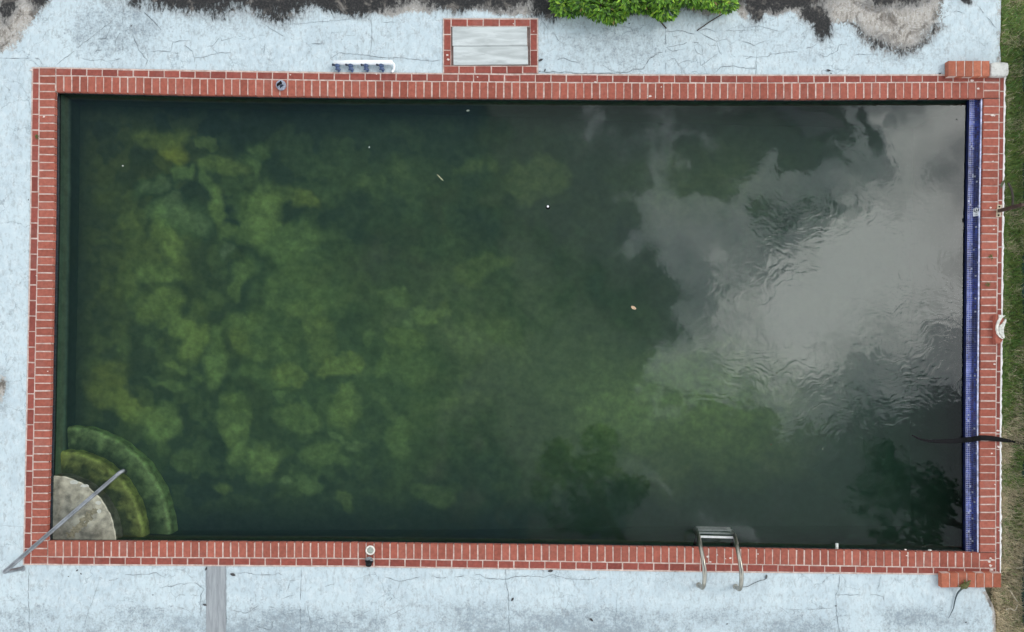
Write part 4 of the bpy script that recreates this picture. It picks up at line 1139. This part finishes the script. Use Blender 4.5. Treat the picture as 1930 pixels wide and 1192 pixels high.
def strip():
    pts = [(1719, 820.5, -.1365, 3), (1727, 824.5, -.1365, 3.6), (1736, 828.5, -.1365, 4), (1750, 831.5, -.1365, 5), (1764, 832.2, -.1365, 7), (1780, 832.3, -.1365, 8.5), (1798, 831.6, -.1365, 9.5),
           (1812, 830, -.118, 10), (1822, 829.5, -.07, 10), (1832, 828.5, -.05, 9.5), (1841, 827, -.0, 9.5), (1847, 825.8, .028, 10), (1858, 825.8, .034, 10), (1872, 827, .032, 9.5), (1885, 828.8, .03, 8.5),
           (1897, 830.8, -.0, 6.8), (1908, 832.5, -.03, 5), (1920, 835, -.05, 3.2), (1931, 837, -.06, 1.5)]
    mb = MB(); n = len(pts); rows = []
    for i, (x, y, z, w) in enumerate(pts):
        a = pts[max(i - 1, 0)]; b = pts[min(i + 1, n - 1)]; dx, dy = b[0] - a[0], b[1] - a[1]; d = math.hypot(dx, dy)
        ox, oy = -dy / d * w / 2, dx / d * w / 2
        L, R, C = P(x + ox, y + oy, z), P(x - ox, y - oy, z), P(x, y, z)
        rows.append([L, L + (C - L) * .3 + Vector((0, 0, .010)), C + Vector((0, 0, .014)), R + (C - R) * .3 + Vector((0, 0, .010)), R, C - Vector((0, 0, .006))])
    for a, b in zip(rows[:-1], rows[1:]):
        for k in range(6): mb.quad(a[k], a[(k + 1) % 6], b[(k + 1) % 6], b[k])
    mb.poly(rows[0]); mb.poly(rows[-1][::-1])
    tag(mb.build('dark_strip', M['black'], None, True), 'long black strip tapering at both ends draped over the coping into the water', 'strip')
strip()

def plank():
    m, T, b = mat_new('weathered_board'); g = T.geo()
    w = T.vec('MULTIPLY', g, (9, .7, 1)); n = T.noise(w, 2.2, 6, .65, .8)
    col = T.mix(T.ramp(n, .3, .7), (.215, .225, .24), (.34, .355, .37)); col = T.mix(T.ramp(T.noise(w, 7, 5, .7, .5), .56, .72, 0, .6), col, (.13, .13, .135))
    T.put(b.inputs['Base Color'], col); b.inputs['Roughness'].default_value = .85
    bp = T.new('ShaderNodeBump'); bp.inputs['Distance'].default_value = .005; T.l.new(n, bp.inputs['Height']); T.l.new(bp.outputs[0], b.inputs['Normal'])
    mb = MB(); q = [P(x, y) for x, y in ((388.8, 1067), (389.4, 1430), (426.5, 1430), (425.5, 1067))]
    mb.prism([(p.x, p.y) for p in q], -.04, .006, .003)
    tag(mb.build('wooden_board', m), 'weathered grey wooden board set in the deck across from the pool', 'board')
plank()

def stubs():
    for (x, y0, y1, r, lab) in ((1577.3, 1024.5, 1037, .019, 'short white pipe stub poking out under the coping near the ladder'), (1752.5, 1036.5, 1042, .022, 'small pale pipe end under the coping near the blue mosaic corner')):
        mb = MB(); mb.tube([P(x, y0, -.06), P(x, y1 + 2, -.06)], r, 14)
        tag(mb.build('pipe_stub', simple('pale_pipe', (.62, .64, .60), .5), None, True), lab, 'pipe stub', 'pipe stubs under the coping')
stubs()

# ------------------------------------------------------------------ lizard
def lizard():
    h = .09
    spine = [(1829.5, 1094, .020, .008), (1828, 1095.5, .022, .012), (1826, 1097, .024, .014), (1824, 1098.6, .026, .012), (1821.5, 1100.6, .030, .020), (1818.5, 1103.2, .032, .027), (1815.8, 1106, .030, .025), (1813.2, 1109.2, .020, .017),
             (1810.5, 1112.4, -.02, .012), (1807, 1115.5, -.055, .0115), (1804, 1120, -.068, .0105), (1801, 1128, -.07, .0092), (1799, 1137, -.072, .008), (1797, 1147, -.074, .0062), (1793, 1155.5, -.075, .0046), (1789, 1163, -.076, .003), (1787.6, 1166, -.076, .002)]
    verts = []; rad = []; edges = []
    for x, y, z, r in spine:
        verts.append(P(x, y, h + z)); rad.append(r)
    for i in range(len(spine) - 1): edges.append((i, i + 1))
    def leg(at, pts):
        last = at
        for x, y, z, r in pts:
            verts.append(P(x, y, h + z)); rad.append(r); edges.append((last, len(verts) - 1)); last = len(verts) - 1
    leg(4, [(1825.5, 1102.6, .022, .008), (1827.6, 1100.6, .012, .006), (1829.4, 1101, .005, .005)])
    leg(4, [(1818, 1097.6, .022, .008), (1817.6, 1094.6, .012, .006), (1819.4, 1092.8, .005, .005)])
    leg(6, [(1820.4, 1110, .018, .010), (1822.4, 1107.6, .012, .007), (1824.6, 1109.2, .005, .005)])
    leg(6, [(1811, 1103.4, .018, .010), (1808.4, 1105.8, .010, .007), (1806, 1104.6, .005, .005), (1804.6, 1105.6, .004, .0035)])
    me = bpy.data.meshes.new('lizard'); me.from_pydata([tuple(v) for v in verts], edges, []); me.update()
    o = link('lizard', me)
    sk = o.modifiers.new('skin', 'SKIN'); sk.use_smooth_shade = True
    for i, sv in enumerate(me.skin_vertices[0].data):
        sv.radius = (rad[i], rad[i]); sv.use_root = (i == 5)
    sub = o.modifiers.new('sub', 'SUBSURF'); sub.levels = sub.render_levels = 2
    dg = bpy.context.evaluated_depsgraph_get(); m2 = bpy.data.meshes.new_from_object(o.evaluated_get(dg))
    o.modifiers.clear(); o.data = m2; m2.name = 'lizard'
    co = np.zeros(len(m2.vertices) * 3); m2.vertices.foreach_get('co', co); co = co.reshape(-1, 3)
    px = np.array([proj(*c) for c in co])
    tail = sstep(px[:, 1], 1108, 1114)
    n1 = fbm(px[:, 0] / 2.2, px[:, 1] / 2.2, 3)
    bands = .5 + .5 * np.sin((px[:, 0] - px[:, 1]) * 1.1)
    body = np.array([.05, .085, .015]) * (1 - n1[:, None]) * 1.2 + np.array([.14, .10, .03]) * n1[:, None] * .9
    body *= (0.65 + .6 * bands[:, None])
    col = body * (1 - tail[:, None]) + np.array([.055, .075, .085]) * tail[:, None]
    set_col(m2, 'Col', col)
    m2.materials.clear(); m2.materials.append(attr_mat('lizard_skin', var=.35, scale=120, rough=.6, bump=.003))
    m2.polygons.foreach_set('use_smooth', [True] * len(m2.polygons))
    tag(o, 'mottled green lizard on the brick pier with its long dark tail on the deck', 'lizard')
lizard()

# ------------------------------------------------------------------ plants
def leaf_quads(mb, cols, p, d, up, L, Wd, col):
    d = d.normalized(); s = d.cross(up); s = s.normalized() if s.length > 1e-3 else d.orthogonal().normalized()
    n = s.cross(d).normalized(); k = len(mb.v)
    m = p + d * L * .5
    mb.v += [tuple(p), tuple(m + s * Wd * .5 + n * L * .06), tuple(p + d * L - n * L * .12), tuple(m - s * Wd * .5 + n * L * .06), tuple(m - n * L * .02)]
    mb.f += [(k, k + 1, k + 4), (k + 1, k + 2, k + 4), (k + 2, k + 3, k + 4), (k + 3, k, k + 4)]
    cols.extend([col] * 5)

def leaf_mat(name):
    m, T, b = mat_new(name)
    c = T.attr('Col', 'Color'); T.put(b.inputs['Base Color'], c); b.inputs['Roughness'].default_value = .5
    tl = T.new('ShaderNodeBsdfTranslucent'); T.l.new(T.vec('SCALE', c, 1.3), tl.inputs[0])
    mx = T.new('ShaderNodeMixShader'); mx.inputs[0].default_value = .3
    out = [n for n in T.n if n.type == 'OUTPUT_MATERIAL'][0]
    T.l.new(b.outputs[0], mx.inputs[1]); T.l.new(tl.outputs[0], mx.inputs[2]); T.l.new(mx.outputs[0], out.inputs[0])
    return m
M['leaf'] = leaf_mat('leaf'); M['bark'] = simple('bark', (.05, .04, .032), .9, var=.4)

def shrub():
    t = thing('leafy_shrub', P(1210, -40), 'bright green leafy shrub spreading over the mouldy deck edge', 'shrub')
    rnd = random.Random(21); mb = MB(); cols = []
    lobes = [(1068, 6, 26, 24, .30), (1100, -4, 34, 30, .42), (1135, 12, 30, 26, .36), (1156, 22, 26, 20, .26), (1185, -6, 40, 26, .45), (1215, 8, 26, 14, .28), (1252, 14, 26, 22, .30), (1246, -10, 44, 26, .45),
             (1300, -12, 40, 22, .4), (1335, -2, 34, 16, .32), (1362, 4, 26, 18, .26), (1120, -50, 80, 50, .6), (1220, -60, 100, 55, .65), (1320, -60, 80, 50, .55)]
    for cx, cy, rx, ry, hh in lobes:
        n = int(rx * ry * (.80 if cy > -30 else .45))
        for _ in range(n):
            a = rnd.uniform(0, 2 * math.pi); q = math.sqrt(rnd.random()); el = math.sqrt(max(0, 1 - q * q))
            z = hh * (.12 + .88 * el * (rnd.random() ** .35)); x = cx + rx * q * math.cos(a); y = cy + ry * q * math.sin(a)
            p = P(x, y, z)
            d = Vector((math.cos(a) * (.5 + q) + rnd.gauss(0, .5), -math.sin(a) * (.5 + q) + rnd.gauss(0, .5), rnd.uniform(-.25, .5)))
            tone = rnd.random(); young = rnd.random() < .13; z0 = (z / hh)
            c = (.165, .32, .032) if tone < .36 else (.11, .24, .028) if tone < .7 else (.036, .09, .016)
            if young: c = (.31, .47, .045)
            f = rnd.uniform(.65, 1.6); c = tuple(k * f for k in c)
            if rnd.random() < .02: c = (.30, .20, .07)
            leaf_quads(mb, cols, p, d, Vector((rnd.gauss(0, .35), rnd.gauss(0, .35), 1)), rnd.uniform(.045, .085), rnd.uniform(.02, .034), c)
    # stray leaves hanging out at the lower edge
    for x, y in ((1155, 46), (1162, 47), (1150, 43), (1260, 34), (1252, 36), (1118, 38), (1166, 40), (1344, 17), (1352, 19), (1200, 25), (1128, 40), (1077, 26), (1059, 28)):
        for _ in range(3):
            p = P(x + rnd.uniform(-3, 3), y - 4 + rnd.uniform(-2, 2), .14)
            leaf_quads(mb, cols, p, Vector((rnd.gauss(0, .6), -1, .1)), Vector((0, 0, 1)), .055, .024, (.045, .11, .018))
    fo = mb.build('foliage', M['leaf'], t); set_col(fo.data, 'Col', np.array(cols)); fo['kind'] = 'stuff'
    mb = MB()
    for pts, r in ((((1210, -60, -.02), (1150, -20, .2), (1130, 15, .25)), .014), (((1220, -60, -.02), (1240, -20, .22), (1250, 16, .22)), .014), (((1230, -60, -.02), (1310, -25, .2), (1360, 4, .2)), .014),
                   (((1225, 18, .1), (1240, 36, .05), (1256, 54, .01)), .009), (((1402, -6, .06), (1372, 20, .04), (1340, 40, .02), (1314, 58, .008)), .008), (((1205, -60, -.02), (1100, -10, .2), (1065, 8, .2)), .012)):
        mb.tube(arc_pts([P(*q) for q in pts], 5), r, 6)
    mb.build('branches', M['bark'], t)
shrub()

def mirrored_tree(x, y, z, r, hh, label, seed, nc=46):
    """a tall tree beyond the edge of the photograph; the pool mirrors its crown"""
    rnd = random.Random(seed)
    t = thing('tall_tree', (x, y, -.09), label, 'tree', 'tall trees mirrored in the pool')
    mb = MB(); mb.tube(arc_pts([(x, y, -.1), (x + .15, y - .1, z * .3), (x - .1, y + .05, z * .65), (x, y, z)], 6), [.17 - .1 * k / 18 for k in range(19)], 10); mb.build('trunk', M['bark'], t, True)
    mb = MB()
    for k in range(9):
        a = 6.283 * k / 9 + rnd.uniform(-.3, .3); q = r * rnd.uniform(.5, .85)
        mb.tube(arc_pts([(x, y, z - hh * .6), (x + q * .5 * math.cos(a), y + q * .5 * math.sin(a), z - hh * .1), (x + q * math.cos(a), y + q * math.sin(a), z + rnd.uniform(-.3, .5) * hh)], 4), .045, 6)
    mb.build('limbs', M['bark'], t)
    mb = MB(); cols = []
    clumps = []
    for k in range(nc):
        a = rnd.uniform(0, 6.283); q = r * math.sqrt(rnd.random()) * .92
        clumps.append((x + q * math.cos(a), y + q * math.sin(a), z + hh * (math.sqrt(max(0, 1 - (q / r) ** 2)) * rnd.uniform(-.7, 1.0)), rnd.uniform(.28, .55)))
    for cx, cy, cz, cr in clumps:
        tone = rnd.uniform(.6, 1.3)
        for _ in range(120):
            d = Vector((rnd.gauss(0, 1), rnd.gauss(0, 1), rnd.gauss(0, .7))).normalized(); p = Vector((cx, cy, cz)) + d * cr * rnd.random() ** .4
            leaf_quads(mb, cols, p, d + Vector((0, 0, -.4)), Vector((rnd.gauss(0, .5), rnd.gauss(0, .5), 1)), rnd.uniform(.12, .24), rnd.uniform(.05, .09), tuple(c * tone for c in (.035, .075, .018)))
    o = mb.build('crown', M['leaf'], t); set_col(o.data, 'Col', np.array(cols)); o['kind'] = 'stuff'
mirrored_tree(3.3, -5.95, 20.0, 2.4, 1.8, 'tall leafy tree whose dark crown the pool mirrors left of the ladder', 31)
mirrored_tree(12.3, -5.1, 12.0, 1.7, 1.3, 'leafy tree whose dark crown the pool mirrors in the lower right corner', 32, 24)

def grass():
    rnd = np.random.default_rng(5); n1 = 34000; n2 = 9000
    V = []; F = []; C = []
    def blades(n, x0, x1, y0, y1, fade=False):
        px = rnd.uniform(x0, x1, n); py = rnd.uniform(y0, y1, n)
        if not fade: px = x0 + (x1 - x0) * rnd.random(n) ** 1.1
        edge = deck_right(py) + 4 + np.where((py > 141) & (py < 1083), R0(py) - deck_right(py), 0)
        px = np.maximum(px, edge + rnd.uniform(-2, 6, n))
        x = (px - NX) / S; y = (NY - py) / S
        L = rnd.uniform(.05, .15, n); w = rnd.uniform(.0035, .008, n); a = rnd.uniform(0, 2 * np.pi, n); lean = rnd.uniform(.3, 1.15, n)
        dry = sstep(py, 640, 1000) * .8 + .12; pt = fbm(px / 26, py / 26, 3)
        isdry = rnd.random(n) < np.clip(dry + (pt - .5) * 1.6, .04, .92)
        g = np.array([.14, .235, .052]) * rnd.uniform(.55, 1.6, (n, 1)); g[:, 0] *= rnd.uniform(.7, 1.5, n)
        d = np.array([.68, .57, .39]) * rnd.uniform(.5, 1.25, (n, 1))
        c = np.where(isdry[:, None], d, g)
        dx, dy = np.cos(a), np.sin(a); z0 = -.09
        sx, sy = -dy * w / 2, dx * w / 2
        hz = L * np.cos(lean); hr = L * np.sin(lean)
        b = len(V) and sum(len(v) for v in V)
        p0 = np.stack([x - sx, y - sy, np.full(n, z0)], 1); p1 = np.stack([x + sx, y + sy, np.full(n, z0)], 1)
        m0 = np.stack([x - sx * .8 + dx * hr * .4, y - sy * .8 + dy * hr * .4, z0 + hz * .62], 1); m1 = np.stack([x + sx * .8 + dx * hr * .4, y + sy * .8 + dy * hr * .4, z0 + hz * .62], 1)
        tp = np.stack([x + dx * hr, y + dy * hr, z0 + hz * .85], 1)
        vv = np.stack([p0, p1, m1, m0, tp], 1).reshape(-1, 3)
        i = b + np.arange(n) * 5
        V.append(vv); C.append(np.repeat(c, 5, 0))
        F.extend(zip(i.tolist(), (i + 1).tolist(), (i + 2).tolist(), (i + 3).tolist())); F.extend(zip((i + 3).tolist(), (i + 2).tolist(), (i + 4).tolist()))
    blades(n1, 1876, 1940, -70, 1260)
    blades(n2, 1940, 2180, -200, 1400, True)
    me = bpy.data.meshes.new('grass'); me.from_pydata(np.concatenate(V).tolist(), [], F); me.update()
    me.materials.append(M['leaf']); set_col(me, 'Col', np.concatenate(C))
    tag(link('grass', me), 'strip of green and dry brown grass beside the pool deck', 'grass', kind='stuff')
grass()

def fence():
    t = thing('mesh_fence', P(1934, 600, -.09), 'low dark green mesh fence standing in the grass at the right', 'fence')
    m, T, b = mat_new('green_mesh'); g = T.geo()
    T.put(b.inputs['Base Color'], T.vec('SCALE', (.018, .055, .045), T.ramp(T.noise(g, 60, 4, .6), .3, .7, .6, 1.4))); b.inputs['Roughness'].default_value = .8
    mb = MB(); ys = np.linspace(60, 1180, 120); rows = []
    for y in ys:
        w = 4 * math.sin(y / 31) + 2 * math.sin(y / 9.0)
        base = 1927 + w * .55 + (3 if 660 < y < 790 else 0) + (5 if 900 < y < 1040 else 0) + (2 if y < 480 else 0)
        a = P(base, y, -.06); c = P(1929, y, 0); rows.append((a, Vector((a.x * .5 + c.x * .5 + .03, a.y, .08)), Vector((c.x + .10, a.y, .26))))
    th = Vector((.006, 0, 0))
    for p, q in zip(rows[:-1], rows[1:]):
        for k in range(2):
            mb.quad(p[k], q[k], q[k + 1], p[k + 1]); mb.quad(p[k] + th, p[k + 1] + th, q[k + 1] + th, q[k] + th)
        mb.quad(p[0], p[0] + th, q[0] + th, q[0]); mb.quad(p[2], q[2], q[2] + th, p[2] + th)
    mb.build('mesh_screen', m, t)
    for y in (130, 610, 1068, 1146):
        a = P(1928.5 if y > 1000 else 1934, y, -.09); mb = MB(); mb.tube([a, a + Vector((.0, 0, .42))], .026, 12); mb.build('post', simple('fence_post_paint', (.012, .02, .02), .5), t, True)
fence()

# ------------------------------------------------------------------ floating and fallen bits
def flat_leaf(name, px, py, z, L, Wd, ang, col, label, cat, group=None, curl=.2, stem=0):
    mb = MB(); c = P(px, py, z); d = Vector((math.cos(ang), math.sin(ang), 0)); s = Vector((-d.y, d.x, 0)); n = 7
    rows = []
    for i in range(n + 1):
        t = i / n; w = Wd * math.sin(math.pi * (t * .92 + .05)) ** .8 / 2
        ctr = c + d * (t - .5) * L + Vector((0, 0, .004 + curl * L * (2 * abs(t - .5)) ** 2 * .5))
        rows.append((ctr - s * w + Vector((0, 0, curl * w)), ctr, ctr + s * w + Vector((0, 0, curl * w))))
    for a, b in zip(rows[:-1], rows[1:]):
        mb.quad(a[0], b[0], b[1], a[1]); mb.quad(a[1], b[1], b[2], a[2])
    if stem:
        e = rows[0][1]; mb.tube([e + d * .004, e - d * stem * .5 + s * stem * .1, e - d * stem + s * stem * .25], .0022, 5)
    o = mb.build(name, simple(name + '_skin', col, .8, var=.35, scale=60), None, False)
    return tag(o, label, cat, group)

WZ = WATER_Z + .001
flat_leaf('floating_leaf', 1194, 580.5, WZ, .078, .042, -.5, (.50, .34, .22), 'tan oval leaf floating on the open water', 'leaf')
flat_leaf('floating_twig', 830, 335.5, WZ, .125, .013, -.8, (.42, .40, .26), 'thin straw coloured twig floating in the middle of the pool', 'twig')
def bits():
    c = P(1032.5, 391, WZ)
    t = thing('floating_disc', c, 'tiny dark floating disc with a white centre', 'disc')
    mb = MB(); mb.lathe(c, [(.02, -.004), (.03, 0), (.032, .006), (.02, .012)], 10); mb.build('rim', M['black'], t)
    mb = MB(); mb.lathe(c + Vector((0, .008, .010)), [(.015, 0), (.015, .008), (.008, .012)], 10); mb.build('centre', M['white_plastic'], t)
bits()
for px, py, L, col, lab in ((1453, 838, .03, (.07, .06, .03), 'small dark leaf floating between the ladder and the black strip'), (1550, 846, .03, (.10, .13, .09), 'pale speck of a leaf floating left of the black strip'),
                            (232, 313, .026, (.5, .52, .45), 'white petal floating near the upper left corner'), (696, 278, .024, (.5, .55, .5), 'white petal floating below the four blue valves'),
                            (963, 804, .02, (.03, .03, .02), 'dark speck of a leaf floating below the middle of the pool'), (1464, 703, .028, (.16, .19, .13), 'greyish leaf floating below the bright cloud reflection'),
                            (1803, 226, .018, (.02, .02, .02), 'dark speck floating near the upper end of the blue mosaic'), (882, 209, .045, (.2, .24, .2), 'thin pale straw floating below the brick hatch')):
    flat_leaf('floating_leaf', px, py, WZ, L, L * .6, random.uniform(0, 3), col, lab, 'leaf', 'small leaves floating on the pool', .1)
DRY = (.045, .04, .04)
for px, py, L, ang, lab in ((1019, 114, .065, .4, 'largest dark dry leaf right of the brick hatch'), (1027, 133, .04, 1.2, 'dark leaf scrap below the largest one right of the hatch'),
                            (1017.5, 135, .026, .2, 'tiny dark scrap touching the lower right hatch corner'), (1186, 45, .026, .3, 'dark crumb on the deck below the leafy shrub'),
                            (1561, 133.5, .06, -.2, 'dark dry leaf on the deck above the coping, below the black stain'), (1566, 139, .026, .1, 'dark crumb just below the dry leaf at the coping'),
                            (1771, 139.5, .036, .3, 'dark crumb on the deck left of the five brick pier'), (439.5, 1083, .075, -.3, 'curled dark leaf on the deck right of the grey board'),
                            (386.5, 1140, .055, -.2, 'dark leaf against the left edge of the grey board'), (389, 1072, .05, 1.3, 'dark leaf tucked between coping and grey board'),
                            (146, 1075, .035, .7, 'small dark leaf on the deck below the corner steps'), (153, 1081.5, .03, 2.0, 'dark crumb beside the small leaf below the corner steps'),
                            (129.5, 1086.5, .022, 0, 'lone dark crumb on the deck below the handrail corner'), (966, 1129.5, .055, 1.0, 'dark leaf beside the long straight deck crack'),
                            (1114.5, 1168, .06, -.7, 'dark seed pod on the deck near the lower edge'), (1037.5, 1076, .07, .1, 'curved dry twig bit touching the coping near the middle'),
                            (1272, 1077.5, .03, 0, 'dark crumb on the deck below the coping left of the ladder'), (1575, 1142, .03, 0, 'dark crumb on the cracked deck below the white pipe stub'),
                            (1820, 1173, .03, .5, 'dark crumb on the deck right of the lizard tail'), (1871, 98, .0, 0, ''), (288.5, 1121.5, .024, 0, 'dark crumb on the deck left of the grey board'),
                            (1370, 1176, .03, .2, 'dark crumb near the lower deck edge below the ladder'), (247.5, 49.5, .028, 1.4, 'dark crumb on the deck above the upper left coping'), (54, 377, .026, 1.2, 'dark crumb on the deck beside the left coping')):
    if L: flat_leaf('dry_leaf', px, py, .002, L, L * .5, ang, DRY, lab, 'dry leaf', 'dry leaf bits on the deck', .25)

def seed_twig():
    mb = MB(); w = [P(*q) for q in ((1396, 1106.5, .004), (1408, 1106, .006), (1420, 1100, .008), (1432, 1095, .007), (1441, 1093, .006), (1443, 1091, .006))]
    mb.tube(arc_pts(w, 4), .0035, 6)
    c = P(1444.5, 1087.5, .01); mb.lathe(c, [(.004, -.03), (.012, -.015), (.014, .004), (.009, .02), (.003, .028)], 10, axis=(.15, .9, 0))
    tag(mb.build('seed_stalk', simple('dark_stalk', (.09, .09, .09), .8), None, True), 'dark seed on a thin curved stalk beside the ladder foot', 'seed stalk')
seed_twig()

def weeds():
    rnd = random.Random(9)
    for (x, y, r, lab) in ((1868, 485, 5, 'small weed sprouting in the coping joint above the crescent stub, upper one'), (1861, 537, 5.5, 'small weed sprouting beside the blue mosaic, lower one'), (70, 258, 2.6, 'tiny weed sprouting in the left coping')):
        mb = MB(); cols = []
        for _ in range(22):
            a = rnd.uniform(0, 6.28); q = rnd.random() * r * .6
            leaf_quads(mb, cols, P(x + q * math.cos(a), y + q * math.sin(a) * 1.3, .014 + rnd.uniform(0, .02)), Vector((math.cos(a), -math.sin(a), rnd.uniform(0, .6))), Vector((0, 0, 1)), rnd.uniform(.018, .03), rnd.uniform(.008, .013),
                       tuple(c * rnd.uniform(.7, 1.3) for c in (.07, .12, .02)))
        o = mb.build('weed', M['leaf']); set_col(o.data, 'Col', np.array(cols)); tag(o, lab, 'weed', 'weeds in the coping')
weeds()
flat_leaf('fallen_leaf', 1888.5, 347, .016, .13, .036, 1.1, (.075, .085, .04), 'olive pointed leaf lying on the coping above the base plate', 'leaf', None, .2, .12)
def mulch_stick():
    mb = MB(); mb.tube(arc_pts([P(1900, 345, .05), P(1906, 357, .06), P(1909, 372, .06), P(1908, 395, .02)], 5), .014, 7)
    tag(mb.build('dark_stick', M['bark'], None, True), 'dark bent stick in the grass above the rusty post', 'stick')
    for pts, lab in ((((1904, 1113), (1911, 1125), (1918, 1134)), 'pale dry stalk lying in the grass near the lizard pier'), (((1895, 1150), (1904, 1147), (1913, 1151), (1918, 1140)), 'crooked pale root in the dry grass at the lower right'),
                     (((1916, 1072), (1928, 1069)), 'short pale straw in the dry grass beside the fence post')):
        mb = MB(); mb.tube(arc_pts([P(x, y, .02) for x, y in pts], 5), .006, 6)
        tag(mb.build('dry_stalk', simple('straw', (.42, .36, .27), .85), None, True), lab, 'dry stalk')
mulch_stick()
